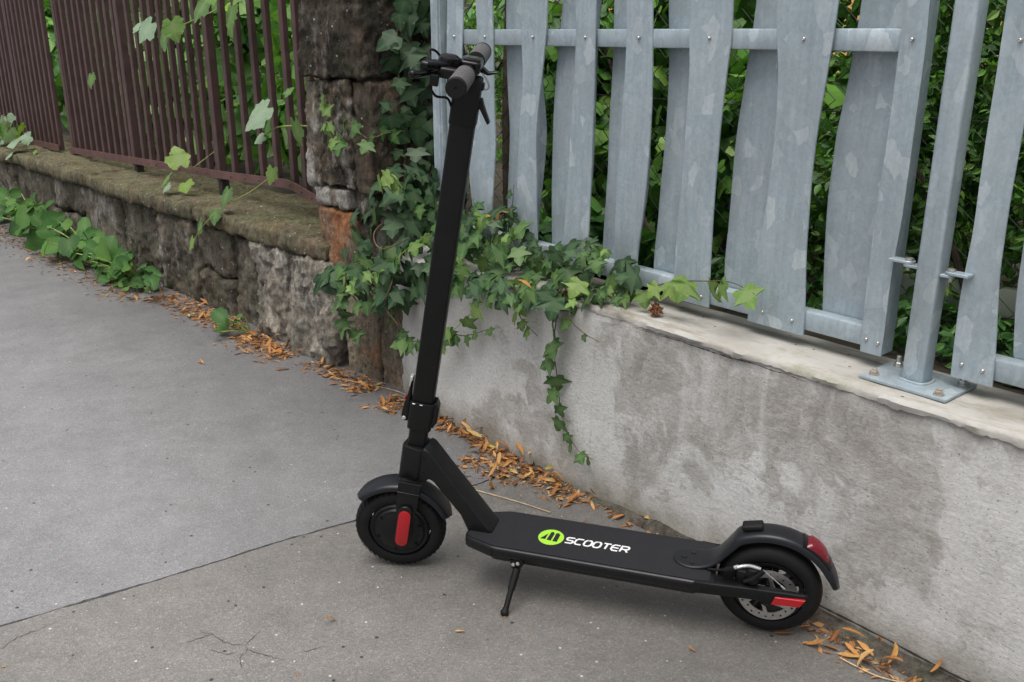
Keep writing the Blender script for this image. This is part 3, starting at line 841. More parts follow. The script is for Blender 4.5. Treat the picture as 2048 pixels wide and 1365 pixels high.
# square post with base plate
sp = thing('fence_post', 'square galvanised post on a bolted base plate on the wall top', 'post', FC, (1.76, 0.105, 0.537))
part(sp, 'tube', bbox(1.738, 1.782, 0.082, 0.126, 0.541, ZT + 0.05, bev=0.006, seg=3), M['galv'])
part(sp, 'base_plate', bbox(1.672, 1.850, 0.042, 0.172, 0.5385, 0.5445, bev=0.0008), M['galv'])
bm = B()
tube(bm, smooth_path([(1.736, 0.081, 0.546), (1.783, 0.081, 0.546), (1.7835, 0.127, 0.546), (1.737, 0.127, 0.546), (1.736, 0.081, 0.546)], 5), [0.0028 + 0.0012 * rw.random() for _ in range(21)], 6)
part(sp, 'weld_bead', bm, M['galv'])
def hexbolt(root, s, n, z, stud, mat):
    bm = B()
    hexa = [(s + 0.0085 * math.cos(math.pi * k / 3 + s * 20), n + 0.0085 * math.sin(math.pi * k / 3 + s * 20)) for k in range(6)]
    prism(hexa, 'z', z, z + 0.0085, 0.0008, 1, bm)
    lathe(bm, [(z + 0.0085, 0.0050), (z + 0.0085 + stud, 0.0048), (z + 0.0095 + stud, 0.0035)], (s, n, 0), 'z', 12)
    lathe(bm, [(z - 0.0005, 0.0105), (z + 0.0018, 0.0105)], (s, n, 0), 'z', 16)
    return part(root, 'anchor_bolt', bm, mat, 40)
hexbolt(sp, 1.690, 0.068, 0.5447, 0.003, M['rusty_bolt']); hexbolt(sp, 1.696, 0.152, 0.5447, 0.013, M['bolt'])
hexbolt(sp, 1.832, 0.150, 0.5447, 0.013, M['bolt']); hexbolt(sp, 1.828, 0.060, 0.5447, 0.003, M['rusty_bolt'])
def lug(root, s0, s1, n, z, side):
    bm = B()
    out = []
    for k in range(9):
        a = -math.pi / 2 + math.pi * k / 8
        out.append((s1 - 0.012 * side + side * 0.012 * math.cos(a), n + 0.0125 * math.sin(a)))
    out = [(s0, n - 0.0125)] + out + [(s0, n + 0.0125)]
    prism(out, 'z', z, z + 0.0055, 0.0008, 1, bm)
    return part(root, 'hinge_lug', bm, M['galv'], 40)
for zz, da in ((0.772, 0.0), (1.38, 0.0)):
    lug(sp, 1.737, 1.700, 0.108, zz - 0.006, -1)
    g1 = lug(gp, 1.674, 1.722, 0.108, zz, 1)
    lug(sp, 1.783, 1.806, 0.100, zz - 0.010, 1)
    g2 = lug(gp2, 1.835, 1.788, 0.100, zz - 0.004, -1)
    for rt, par, ss, nn, z_ in ((gp, g1, 1.711, 0.108, zz + 0.0055), (gp2, g2, 1.798, 0.100, zz + 0.0015)):
        bm = B(); lathe(bm, [(z_ - 0.02, 0.0045), (z_ + 0.0001, 0.0045), (z_ + 0.0002, 0.0085), (z_ + 0.004, 0.008), (z_ + 0.0055, 0.005)], (ss, nn, 0), 'z', 14)
        part(rt, 'bolt', bm, M['bolt'], 50, parent=par)

# ------------------------------------------------------------------ brown railing
def railing(label, s_list, posts, z_of, s_a, s_b, base, kink=None):
    t = thing('railing', label, 'railing', FS, base, 'brown railing panels on the stone wall')
    for s_ in s_list:
        z0 = z_of(s_) - 0.02
        rx = rs.uniform(-0.006, 0.006); lean = rs.uniform(-0.008, 0.008)
        bm = bbox(s_ - 0.0145, s_ + 0.0145, 0.217, 0.243, z0, 1.66, bev=0.003, seg=1)
        for v in bm.verts:
            v.co.x += lean * (v.co.z - z0) + rx * 0.3
        part(t, 'bar', bm, M['brown'])
    for s_ in posts:
        z0 = z_of(s_)
        part(t, 'post', bbox(s_ - 0.021, s_ + 0.021, 0.211, 0.251, z0 - 0.03, 1.72, bev=0.003, seg=1), M['brown'])
        part(t, 'foot', bbox(s_ - 0.019, s_ + 0.019, 0.218, 0.256, 0.455, z0 - 0.030, bev=0.002, seg=1), M['brown_dark'])
    for zo, hh in ((0.0, 0.036), (1.24, 0.036)):
        bm = B()
        n_ = 40
        ring = []
        for i in range(n_ + 1):
            s_ = s_a + (s_b - s_a) * i / n_
            z_ = z_of(s_) + zo if zo == 0 else 1.58
            ring.append([bm.verts.new((s_, y, z_ + dz)) for y, dz in ((0.203, -hh / 2), (0.2105, -hh / 2), (0.2105, hh / 2), (0.203, hh / 2))])
        for a, b in zip(ring, ring[1:]):
            for k in range(4):
                bm.faces.new([a[k], a[(k + 1) % 4], b[(k + 1) % 4], b[k]])
        bm.faces.new(ring[0]); bm.faces.new(list(reversed(ring[-1])))
        rl = part(t, 'rail', bm, M['brown_rail'], 20)
        if zo == 0:
            for s_ in s_list:
                if s_ > -2.75:
                    bm = B(); lathe(bm, [(-0.004, 0.003), (-0.0025, 0.006), (0.001, 0.0065)], (s_, 0.203, z_of(s_)), 'y', 10)
                    part(t, 'rivet', bm, M['brown_rail'], 50, parent=rl)
    return t
def zr1(s_):
    z = 0.5 + (s_ + 3.68) / 2.0 * 0.062 if s_ < -1.68 else 0.562 + (s_ + 1.68) / 0.66 * 0.030
    if s_ > -1.02: z = 0.592 - (s_ + 1.02) * 0.20
    return z
bars = [-.60, -.69, -.765, -.845, -.923, -1.013, -1.146, -1.278, -1.411, -1.546, -1.80, -1.90, -2.0, -2.095, -2.19, -2.285]
bars += [-2.285 - 0.097 * k for k in range(1, 15) if abs(-2.285 - 0.097 * k + 2.70) > 0.04]
railing('brown painted iron railing panel of square bars next to the stone pillar', bars, [-1.69, -2.70, -3.66], zr1, -3.69, -0.50, (-2.1, 0.23, 0.46))
bars2 = [-3.92 - 0.093 * k for k in range(0, 38)]
railing('brown iron railing panel beyond the leafy gap, further along the stone wall', bars2, [-4.62, -5.55, -6.5, -7.35], lambda s_: 0.495 + (s_ + 3.9) * 0.012, -7.45, -3.90, (-5.6, 0.23, 0.46))

# ------------------------------------------------------------------ leaves
def leaf_mesh(name, half, tip_vals, mat, cup=0.15, fold=0.12, droop=0.15, seed=0, base_notch=0.0):
    """half: outline of the right half as (x, y, rib) from base to tip; mirrored. base at origin, tip at y=1"""
    rr = random.Random(seed)
    jx = lambda v: v * rr.uniform(0.86, 1.14)
    skew = rr.uniform(-.10, .10)
    pts = [(jx(x) + skew * y * y, y + rr.uniform(-.025, .025) * (y < .95), r) for x, y, r in half]
    left = [(-jx(x) + skew * y * y, y + rr.uniform(-.025, .025), r) for x, y, r in reversed(half[:-1])]
    out = pts + left
    bm = B()
    lay = bm.verts.layers.float.new('rib')
    def mk(x, y, r):
        z = -droop * y * y - cup * x * x + fold * abs(x) * 0.6 + rr.uniform(-0.012, 0.012)
        v = bm.verts.new((x, y, z)); v[lay] = r; return v
    c = mk(0, 0.10, 1.0)
    m2 = mk(0, 0.55, 1.0)
    vs = [mk(*p) for p in out]
    n = len(vs)
    h = len(half) - 1      # tip index
    for i in range(n):
        j = (i + 1) % n
        ya = (out[i][1] + out[j][1]) / 2
        if ya > 0.42 and abs(out[i][0]) < 0.75:
            bm.faces.new([m2, vs[i], vs[j]])
        else:
            bm.faces.new([c, vs[i], vs[j]])
    # bridge between the two fan centres
    hi = [i for i in range(n) if ((out[i][1] + out[(i + 1) % n][1]) / 2 > 0.42 and abs(out[i][0]) < 0.75)]
    if hi:
        a = vs[hi[0]]; b = vs[(hi[-1] + 1) % n]
        bm.faces.new([c, a, m2]); bm.faces.new([c, m2, b])
    me = bpy.data.meshes.new(name)
    bmesh.ops.recalc_face_normals(bm, faces=bm.faces)
    if sum(f.normal.z for f in bm.faces) < 0:
        bmesh.ops.reverse_faces(bm, faces=bm.faces)
    bm.to_mesh(me); bm.free()
    me.shade_smooth()
    if mat: me.materials.append(mat)
    return me
IVY_HALF = [(0.06, -0.02, 0.3), (0.22, -0.10, 0.0), (0.42, -0.06, 0.5), (0.50, 0.06, 0.2), (0.42, 0.16, 0.0), (0.62, 0.30, 0.5), (0.74, 0.44, 0.9), (0.52, 0.46, 0.2), (0.32, 0.50, 0.0), (0.28, 0.66, 0.1), (0.16, 0.85, 0.5), (0.0, 1.0, 1.0)]
IVY2_HALF = [(0.05, 0.0, 0.3), (0.25, -0.05, 0.1), (0.40, 0.05, 0.3), (0.48, 0.22, 0.3), (0.52, 0.36, 0.7), (0.40, 0.44, 0.2), (0.30, 0.52, 0.0), (0.26, 0.68, 0.1), (0.13, 0.88, 0.5), (0.0, 1.0, 1.0)]
VINE_HALF = [(0.05, 0.02, 0.2), (0.20, -0.12, 0.0), (0.40, -0.10, 0.4), (0.50, 0.04, 0.1), (0.60, 0.10, 0.5), (0.54, 0.22, 0.0), (0.66, 0.34, 0.3), (0.60, 0.44, 0.5), (0.56, 0.54, 0.2), (0.40, 0.56, 0.0), (0.36, 0.70, 0.2), (0.26, 0.76, 0.3), (0.18, 0.88, 0.3), (0.0, 1.0, 1.0)]
ROUND_HALF = [(0.06, 0.0, 0.3), (0.22, -0.10, 0.1), (0.40, -0.04, 0.3), (0.52, 0.14, 0.2), (0.55, 0.34, 0.3), (0.48, 0.56, 0.2), (0.36, 0.74, 0.3), (0.20, 0.90, 0.3), (0.0, 1.0, 1.0)]
LEAF = {}
for mk_, half, mats in (('ivy', IVY_HALF, ('ivy_dark', 'ivy_mid', 'ivy_young')), ('ivy2', IVY2_HALF, ('ivy_dark', 'ivy_mid', 'ivy_young')), ('vine', VINE_HALF, ('vine', 'vine_pale')), ('round', ROUND_HALF, ('weed',))):
    for mt in mats:
        LEAF[(mk_, mt)] = [leaf_mesh('leaf', half, None, M[mt], cup=0.1 + 0.25 * q, fold=0.05 + (0.22 if mk_ != 'round' else 0.5) * q, droop=0.08 + 0.14 * q, seed=5 + int(q * 10)) for q in (0, .4, .8, 1.2, 1.7, 2.2)]

def basis(normal, tip):
    z = Vector(normal).normalized()
    y = Vector(tip) - z * Vector(tip).dot(z)
    if y.length < 1e-4: y = Vector((0, 0, 1)) - z * z.z
    y.normalize()
    x = y.cross(z)
    return Matrix((x, y, z)).transposed()

def put_leaf(root, kind, mt, pos, normal, tip, size, rr, name='leaf', parent=None, wide=1.0):
    """pos etc. in the thing's frame"""
    me = rr.choice(LEAF[(kind, mt)])
    o = bpy.data.objects.new(name, me)
    COL.objects.link(o)
    o.parent = parent or root
    m = basis(normal, tip).to_4x4()
    m.translation = Vector(pos) - BASE[root.name]
    o.matrix_local = m @ Matrix.Diagonal((size * wide * rr.uniform(0.85, 1.15), size, size, 1))
    return o

def in_poly(p, poly):
    x, y = p; c = False
    for i in range(len(poly)):
        (x1, y1), (x2, y2) = poly[i], poly[i - 1]
        if (y1 > y) != (y2 > y) and x < (x2 - x1) * (y - y1) / (y2 - y1) + x1: c = not c
    return c
def sample_poly(poly, count, rr, mind):
    xs = [p[0] for p in poly]; ys = [p[1] for p in poly]
    out = []
    tries = 0
    while len(out) < count and tries < count * 80:
        tries += 1
        p = (rr.uniform(min(xs), max(xs)), rr.uniform(min(ys), max(ys)))
        if in_poly(p, poly) and all(math.dist(p, q) > mind for q in out): out.append(p)
    return out

def leaf_dir(rr, spread=0.45, side=0.0):
    n = Vector((rr.gauss(side, spread), -1.0, rr.gauss(0.35, spread)))
    t = Vector((rr.gauss(0, 0.55), rr.gauss(-0.15, 0.2), -1.0))
    return n, t

# --- ivy climbing the pillar
ri = random.Random(21)
ivp = thing('ivy', 'dark green ivy climbing the stone pillar and bunching at its foot', 'ivy', FS, (0.12, -0.02, 0.3))
strip = [(.07, 1.62), (.27, 1.62), (.27, 1.28), (.24, .95), (.26, .78), (.26, .64), (.10, .64), (.06, .80), (.05, .95), (.09, 1.02), (.06, 1.12), (.08, 1.29)]
for p in sample_poly(strip, 74, ri, 0.034):        # on the pillar's flank: (n, z)
    n = Vector((.8, -.75 + ri.gauss(0, .25), .35 + ri.gauss(0, .28))); t = Vector((ri.gauss(0, .4), ri.gauss(0, .5), -1.0))
    put_leaf(ivp, ri.choice(('ivy', 'ivy2')), 'ivy_dark', (-.095 + ri.uniform(0, 0.045), p[0], p[1] + 0.02), n, t, ri.choice((.036, .046, .056, .066, .076)) * ri.uniform(.9, 1.1), ri, wide=ri.uniform(.85, 1.15))
side = smooth_path([(-.08, .10, .90), (-.085, .05, .885), (-.10, -.02, .87), (-.18, -.035, .92), (-.235, -.04, .86), (-.285, -.04, .93), (-.29, -.04, 1.0)], 4)
bm = B(); tube(bm, side, 0.0022, 6); part(ivp, 'stem', bm, M['stem'])
for i, p in enumerate(side):
    if i % 2 == 0 or i > 14:
        n, t = leaf_dir(ri, 0.3)
        put_leaf(ivp, 'ivy', 'ivy_mid' if i < 16 else 'ivy_young', p + Vector((ri.gauss(0, .015), -.012, ri.gauss(0, .015))), n, t, ri.uniform(0.042, 0.06) if i < 18 else ri.uniform(.03, .045), ri)
for k in range(3):
    pts = smooth_path([(-.095, 0.12 + 0.04 * k, 0.45), (-.098, 0.13 + 0.05 * k, 0.8), (-.098, 0.17 - 0.03 * k, 1.1), (-.098, 0.15 + 0.03 * k, 1.62)], 5)
    bm = B(); tube(bm, pts, 0.004, 6); part(ivp, 'stem', bm, M['stem'])
clump = [(.10, .76), (.33, .76), (.42, .66), (.46, .58), (.38, .50), (.26, .43), (.10, .33), (-.02, .31), (-.12, .36), (-.16, .44), (-.08, .58), (.02, .66)]
for lay_ in range(2):
    for p in sample_poly(clump, 74, ri, 0.034):
        edge = min(1, max(0, (p[1] - .3) / .4))
        n, t = leaf_dir(ri, 0.42)
        mt = 'ivy_dark' if ri.random() < 0.78 else 'ivy_mid'
        k_ = .12 * min(1, max(0, (p[1] - .5) / .1))
        put_leaf(ivp, ri.choice(('ivy', 'ivy', 'ivy2')), mt, (p[0] - 1.35 * k_, -0.045 - lay_ * 0.05 - ri.uniform(0, 0.04) + k_, p[1] + 0.03), n, t, ri.choice((.036, .046, .056, .066, .076)) * ri.uniform(.9, 1.1), ri, wide=ri.uniform(.85, 1.15))
for path, mt, sz in (([(.32, -.10, .63), (.24, -.12, .575), (.17, -.125, .525), (.06, -.13, .465), (-.02, -.13, .42), (-.08, -.12, .395)], 'ivy_young', .045),
                     ([(-.10, -.10, .44), (-.13, -.12, .37), (-.16, -.12, .30), (-.14, -.11, .24), (-.05, -.10, .235)], 'ivy_mid', .05),
                     ([(-.06, -.09, .42), (-.20, -.11, .43), (-.27, -.11, .40)], 'ivy_dark', .085),
                     ([(.10, -.08, .36), (.14, -.09, .30), (.17, -.09, .26), (.24, -.09, .27)], 'ivy_mid', .05),
                     ([(.14, -.06, .74), (.12, -.08, .78), (.07, -.09, .76)], 'ivy_young', .05)):
    pth = smooth_path(path, 5)
    bm = B(); tube(bm, pth, 0.0019, 6); part(ivp, 'stem', bm, M['stem'] if mt != 'ivy_young' else M['greenstem'])
    for i in range(1, len(pth), 2):
        n, t = leaf_dir(ri, 0.5)
        t.x += ri.choice((-0.9, 0.9))
        put_leaf(ivp, 'ivy', mt, pth[i] + Vector((0, -.01, 0)), n, t, sz * ri.uniform(.75, 1.15), ri)

for path in ([(-.09, .10, .62), (-.02, -.06, .58), (.10, -.12, .55), (.22, -.10, .60)], [(.0, -.05, .50), (-.08, -.12, .46), (-.10, -.13, .40), (-.05, -.12, .34)], [(.10, -.06, .52), (.16, -.13, .45), (.12, -.13, .37), (.16, -.11, .31)]):
    bm = B(); tube(bm, smooth_path(path, 6), 0.0024, 6); part(ivp, 'stem', bm, M['stem'])
IVY_BRACTS = []
# --- ivy draped over the concrete wall
ivw = thing('ivy', 'green ivy spilling over the top of the concrete wall with one long hanging shoot', 'ivy', FC, (0.7, 0.1, 0.54))
topa = [(.30, .70), (.52, .70), (.60, .66), (.70, .60), (.86, .68), (.97, .66), (1.05, .60), (1.06, .565), (.88, .515), (.62, .475), (.45, .47), (.37, .53)]
for lay_ in range(3):
    for p in sample_poly(topa, 56, ri, 0.036):
        nb_ = 0.10 - 0.045 * lay_ - (0.10 if p[1] < 0.545 else 0.0) * (1 if lay_ else .75) - ri.uniform(0, 0.03)
        if p[1] < 0.545: nb_ = min(nb_, -0.012)
        n = Vector((ri.gauss(0, .45), -0.8, ri.gauss(.75, .4)))
        t = Vector((ri.gauss(.1, .7), -0.55, -0.8))
        mt = 'ivy_dark' if ri.random() < (0.55 if lay_ < 2 else 0.2) else 'ivy_mid'
        if ri.random() < 0.08: mt = 'ivy_young'
        put_leaf(ivw, 'ivy', mt, (p[0], nb_, p[1] + 0.02), n, t, ri.choice((.024, .032, .040, .048, .056)) * ri.uniform(.9, 1.1), ri, wide=ri.uniform(.85, 1.15))
def shoot(root, path, mt, sizes, every, rr, r=0.0019, flip=True, stemmat='stem', outn=-0.008):
    pth = smooth_path(path, 6)
    bm = B(); tube(bm, pth, [r * (1 - 0.55 * i / len(pth)) for i in range(len(pth))], 6); part(root, 'stem', bm, M[stemmat])
    side_ = 1
    idx = range(1, len(pth), every)
    for q, i in enumerate(idx):
        f_ = q / max(1, len(idx) - 1)
        sz = sizes[0] + (sizes[1] - sizes[0]) * f_
        n, t = leaf_dir(rr, 0.35)
        t.x = side_ * rr.uniform(.3, 1.1); side_ = -side_
        put_leaf(root, 'ivy', mt, pth[i] + Vector((0, outn, 0)), n, t, sz * rr.uniform(.85, 1.15), rr)
shoot(ivw, [(.86, .02, .56), (.86, -.022, .535), (.85, -.03, .48), (.835, -.025, .40), (.845, -.022, .33), (.855, -.022, .27), (.868, -.022, .21), (.90, -.022, .16), (.94, -.022, .13), (.99, -.02, .122)], 'ivy_mid', (.062, .030), 4, ri)
shoot(ivw, [(.69, .0, .55), (.69, -.03, .52), (.70, -.035, .47), (.72, -.03, .44), (.775, -.028, .415)], 'ivy_young', (.058, .034), 4, ri)
shoot(ivw, [(.66, .0, .55), (.60, -.03, .505), (.49, -.04, .415), (.37, -.05, .31), (.33, -.06, .275)], 'ivy_young', (.05, .045), 3, ri, stemmat='greenstem')
shoot(ivw, [(.37, -.045, .335), (.43, -.03, .33), (.50, -.03, .355), (.575, -.025, .39)], 'ivy_mid', (.05, .03), 4, ri)
shoot(ivw, [(.88, .0, .55), (.90, -.03, .50), (.95, -.03, .47), (1.0, -.02, .455)], 'ivy_mid', (.05, .02), 6, ri)
shoot(ivw, [(.33, -.05, .52), (.35, -.06, .46), (.36, -.06, .43)], 'ivy_young', (.045, .03), 4, ri)
shoot(ivw, [(.95, .05, .58), (1.04, .06, .575), (1.11, .06, .61), (1.17, .062, .633), (1.26, .064, .652), (1.33, .066, .662), (1.39, .066, .648)], 'ivy_young', (.046, .058), 4, ri, 0.0022)
shoot(ivw, [(.45, .10, .60), (.60, .06, .585), (.75, .05, .60), (.90, .04, .57), (1.0, .03, .56)], 'ivy_mid', (.05, .05), 4, ri, 0.003)
shoot(ivw, [(.50, .10, .62), (.505, .105, .70), (.51, .108, .78)], 'ivy_dark', (.04, .025), 3, ri)

for s_, n_, z_, a_, L_ in ((.50, .02, .665, .3, .06), (.545, .01, .675, -.5, .05), (.525, .05, .715, 1.3, .05), (.72, -.05, .545, .5, .05), (.86, -.04, .555, .9, .05)):
    IVY_BRACTS.append((s_, n_, z_, a_, L_))

# --- grape vine on the brown railing
vt = thing('grape_vine', 'grape vine with big lobed pale green leaves poking through the brown railing', 'vine', FS, (-1.4, 0.35, 0.46))
rv = random.Random(4)
for path, r in (([(-.55, .15, .86), (-.75, .12, .855), (-.90, .10, .84), (-1.02, .10, .79)], .003), ([(-1.14, .20, .62), (-1.20, .12, .55), (-1.24, .0, .49), (-1.26, -.07, .43), (-1.33, -.09, .36), (-1.36, -.09, .31)], .0016),
                ([(-1.2, .30, 1.6), (-1.5, .28, 1.35), (-1.75, .2, 1.25), (-2.0, .16, 1.2)], .003), ([(-1.75, .3, .70), (-1.80, .2, .62), (-1.84, .1, .55)], .002)):
    bm = B(); tube(bm, smooth_path(path, 6), r, 6); part(vt, 'cane', bm, M['greenstem'])
for pos, sz, mt, n, t in (
    ((-.90, .07, .92), .155, 'vine_pale', (.1, -.8, .7), (-.5, -.3, -.75)), ((-.93, .08, .875), .085, 'vine_pale', (-.1, -.9, .5), (-.8, -.2, -.4)), ((-.99, .09, .80), .06, 'vine_pale', (.2, -.7, .6), (-.6, 0, -.8)),
    ((-.80, .09, .97), .055, 'vine', (0, -.7, .7), (.3, 0, .9)), ((-.76, .10, .875), .115, 'vine', (-.2, -1, -.05), (.05, .1, -1)), ((-1.03, .14, .665), .085, 'vine', (.1, -.9, .3), (-.1, 0, -1)),
    ((-1.20, .02, .57), .105, 'vine', (-.1, -.8, .6), (.0, -.3, -1)), ((-1.24, -.03, .48), .075, 'vine', (.1, -.9, .4), (.15, -.2, -1)), ((-1.30, -.07, .43), .085, 'vine', (-.2, -.9, .4), (-.3, -.2, -1)), ((-1.38, -.08, .345), .07, 'vine', (-.2, -.9, .4), (-.2, -.2, -1)),
    ((-2.05, .13, 1.24), .13, 'vine_pale', (.2, -.8, .6), (-.4, -.2, -.8)), ((-1.92, .14, 1.22), .14, 'vine', (-.1, -.9, .4), (.3, -.2, -.8)), ((-2.2, .13, 1.22), .06, 'vine_pale', (.3, -.7, .7), (-.9, 0, -.2)), ((-1.83, .13, 1.25), .11, 'vine', (.4, -.8, .3), (.3, 0, -1)),
    ((-1.50, .15, 1.33), .13, 'vine', (.1, -.8, .6), (-.3, -.2, -.8)), ((-1.28, .15, 1.30), .14, 'vine', (-.2, -.9, .4), (.2, -.2, -.9)), ((-1.36, .14, 1.36), .10, 'vine', (.2, -.7, .7), (-.6, -.1, -.5)), ((-1.16, .15, 1.36), .09, 'vine', (.2, -.7, .7), (-.2, -.1, -.9)),
    ((-1.80, .08, .60), .12, 'vine', (.8, -.5, .35), (.25, -.3, .8)), ((-1.86, .05, .55), .09, 'vine', (-.1, -.6, .8), (-.7, -.5, -.4)), ((-1.76, .08, .53), .075, 'vine', (.2, -.7, .6), (.6, -.3, -.6)), ((-1.80, .02, .52), .06, 'vine_pale', (0, -.6, .8), (-.3, -.6, -.5)),
    ((-1.05, .30, .70), .09, 'vine', (0, -.9, .4), (.1, 0, -1)), ((-1.02, .28, .76), .05, 'vine_pale', (0, -.9, .4), (.1, 0, 1)), ((-2.9, .12, .98), .09, 'vine', (0, -.9, .4), (.1, 0, -1))):
    put_leaf(vt, 'vine', mt, pos, n, t, sz * .88, rv)
ft = thing('grape_vine', 'low vine with round pale leaves hanging out of the far brown railing panel', 'vine', FS, (-4.5, 0.25, 0.46))
bm = B(); tube(bm, smooth_path([(-4.9, .25, .60), (-4.6, .1, .66), (-4.3, .02, .63), (-4.0, .0, .58)], 6), .004, 6); part(ft, 'cane', bm, M['stem'])
for k in range(20):
    f_ = k / 19
    put_leaf(ft, 'vine', 'vine_pale' if rv.random() < .4 else 'vine', (-4.95 + 1.0 * f_ + rv.gauss(0, .05), .06 + rv.gauss(0, .06), .63 - .10 * f_ + rv.gauss(0, .07)), (rv.gauss(0, .4), -.7, rv.gauss(.6, .3)), (rv.gauss(0, .6), -.3, -.7), rv.uniform(.07, .12), rv)

# --- weeds at the foot of the stone wall
def weed(label, s0, n0, count, spread, hmax, sz, rr, group='weeds along the foot of the stone wall'):
    t = thing('weed', label, 'weed', FS, (s0, n0, 0), group)
    stems = B()
    for k in range(count):
        ds = rr.gauss(0, spread); dn = -abs(rr.gauss(0.05, 0.06))
        h = hmax * rr.uniform(.25, 1.0)
        p0 = Vector((s0 + ds * .5, n0, 0)); p1 = Vector((s0 + ds, n0 + dn, h))
        pm = p0.lerp(p1, .5) + Vector((0, 0, h * .2))
        tube(stems, smooth_path([p0, pm, p1], 3), 0.0028, 5)
        n = Vector((rr.gauss(.2, .5), -.75 + rr.gauss(0, .35), .75 + rr.gauss(0, .3))); tp = Vector((ds * 3 + rr.gauss(0, .8), -.35 + rr.gauss(0, .4), rr.gauss(.1, .5)))
        put_leaf(t, 'round', 'weed', p1, n, tp, sz * rr.choice((.45, .6, .8, 1.0, 1.2)), rr, wide=.8)
    part(t, 'stalk', stems, M['greenstem'])
    return t
rwd = random.Random(31)
weed('big leafy weed with broad bright leaves under the brown railing gap', -3.55, -.07, 60, .26, .25, .105, rwd)
weed('dense bright green weed cluster in the middle of the weed row', -2.72, -.07, 66, .26, .19, .10, rwd)
weed('spreading low weed with pointed leaves at the end of the weed row', -2.15, -.07, 64, .20, .14, .072, rwd)
weed('small far weed clump at the foot of the stone wall where it leaves the picture', -4.5, -.07, 48, .30, .19, .085, rwd)
weed('small sprig with three dark leaves at the foot of the grey stones', -.98, -.05, 7, .055, .11, .062, rwd, None)
# grass tufts at the weeds
bm = B()
rg = random.Random(8)
for _ in range(420):
    s_ = rg.uniform(-3.1, -1.85); n_ = -abs(rg.gauss(.02, .07)) - .02
    a = rg.uniform(0, 6.28); L = rg.uniform(.03, .10); d = Vector((math.cos(a), math.sin(a), 0)) * L * rg.uniform(.3, .8)
    q = Vector((-d.y, d.x, 0)).normalized() * .0012
    p = Vector((s_, n_, 0)); m_ = p + d * .4 + Vector((0, 0, L * .7)); e = p + d + Vector((0, 0, L * .75))
    v = [bm.verts.new(x) for x in (p - q, p + q, m_ + q, m_ - q, e)]
    bm.faces.new(v[:4]); bm.faces.new([v[3], v[2], v[4]])
top('grass', bm, M['weed'], FS, (-2.4, -.05, 0), 'thin grass blades between the weeds at the stone wall', 'grass', kind='stuff', smooth=0)

# ------------------------------------------------------------------ planting behind the fences
def foliage(bm, blobs, count, size, rr, kind='oval', dens_shell=0.55):
    lay = bm.verts.layers.float.get('rib') or bm.verts.layers.float.new('rib')
    tot = sum((b[3] * b[4] * b[5]) ** 0.67 for b in blobs)
    for b in blobs:
        n_ = int(count * ((b[3] * b[4] * b[5]) ** 0.67) / tot)
        for _ in range(n_):
            while True:
                d = Vector((rr.gauss(0, 1), rr.gauss(0, 1), rr.gauss(0, 1)))
                if d.length > .05: break
            d.normalize()
            rad = rr.uniform(dens_shell, 1.05)
            cl = 0.85 + 0.35 * noise.noise(Vector((b[0], b[1], b[2])) * 3 + d * 2.3)
            p = Vector((b[0] + d.x * b[3] * rad * cl, b[1] + d.y * b[4] * rad * cl, b[2] + d.z * b[5] * rad * cl))
            nrm = (d + Vector((rr.gauss(0, .6), rr.gauss(0, .6), rr.gauss(.5, .5)))).normalized()
            tip = Vector((rr.gauss(0, 1), rr.gauss(0, 1), rr.gauss(-.5, .7)))
            bs = basis(nrm, tip)
            L = size * rr.uniform(.6, 1.3)
            if kind == 'pinnate':
                for q in range(7):
                    o_ = Vector(((0.30 if q % 2 else -0.30) * (q < 6), 0.25 + 0.25 * (q // 2), 0))
                    quad(bm, lay, p + bs @ (o_ * L), bs @ Matrix.Rotation((0.9 if q % 2 else -0.9) * (q < 6) * -1, 3, 'Z'), L * .34, .5)
            elif kind == 'lobed':
                vs = []
                for (x, y, r_) in ((0, 0, 1), (.42, -.08, 0), (.6, .3, .3), (.38, .5, 0), (0, 1, 1), (-.38, .5, 0), (-.6, .3, .3), (-.42, -.08, 0)):
                    v = bm.verts.new(p + bs @ Vector((x * L, y * L, -(x * x + .3 * y * y) * .3 * L))); v[lay] = r_; vs.append(v)
                c = vs[0]
                for i in range(1, 7): bm.faces.new([c, vs[i], vs[i + 1]])
            else:
                quad(bm, lay, p, bs, L, .5)
def quad(bm, lay, p, bs, L, wd):
    pts = ((0, 0, 0, 1), (wd * .5, .35, .05, 0), (wd * .42, .65, .0, 0), (0, 1, -.15, 1), (-wd * .42, .65, .0, 0), (-wd * .5, .35, .05, 0))
    vs = []
    for x, y, z, r_ in pts:
        v = bm.verts.new(p + bs @ Vector((x * L, y * L, z * L))); v[lay] = r_; vs.append(v)
    bm.faces.new([vs[0], vs[1], vs[2], vs[3]]); bm.faces.new([vs[0], vs[3], vs[4], vs[5]])

def shrub(label, fr, base, blobs, count, size, mat, seed, kind='oval', cat='shrub', name='shrub', stems=4, group=None, shell=.55):
    rr = random.Random(seed)
    t = thing(name, label, cat, fr, base, group)
    bm = B()
    foliage(bm, blobs, count, size, rr, kind, shell)
    part(t, 'foliage', bm, M[mat], 0, kind='stuff')
    bm = B()
    for k in range(stems):
        b = rr.choice(blobs)
        p0 = Vector(base) + Vector((rr.gauss(0, .06), rr.gauss(0, .05), -.03))
        p2 = Vector((b[0] + rr.gauss(0, b[3] * .4), b[1] + rr.gauss(0, b[4] * .3), b[2] + b[5] * .5))
        tube(bm, smooth_path([p0, p0.lerp(p2, .5) + Vector((rr.gauss(0, .06), rr.gauss(0, .06), 0)), p2], 4), [.012 - .0009 * i for i in range(9)], 6)
    part(t, 'branch', bm, M['bark'])
    return t
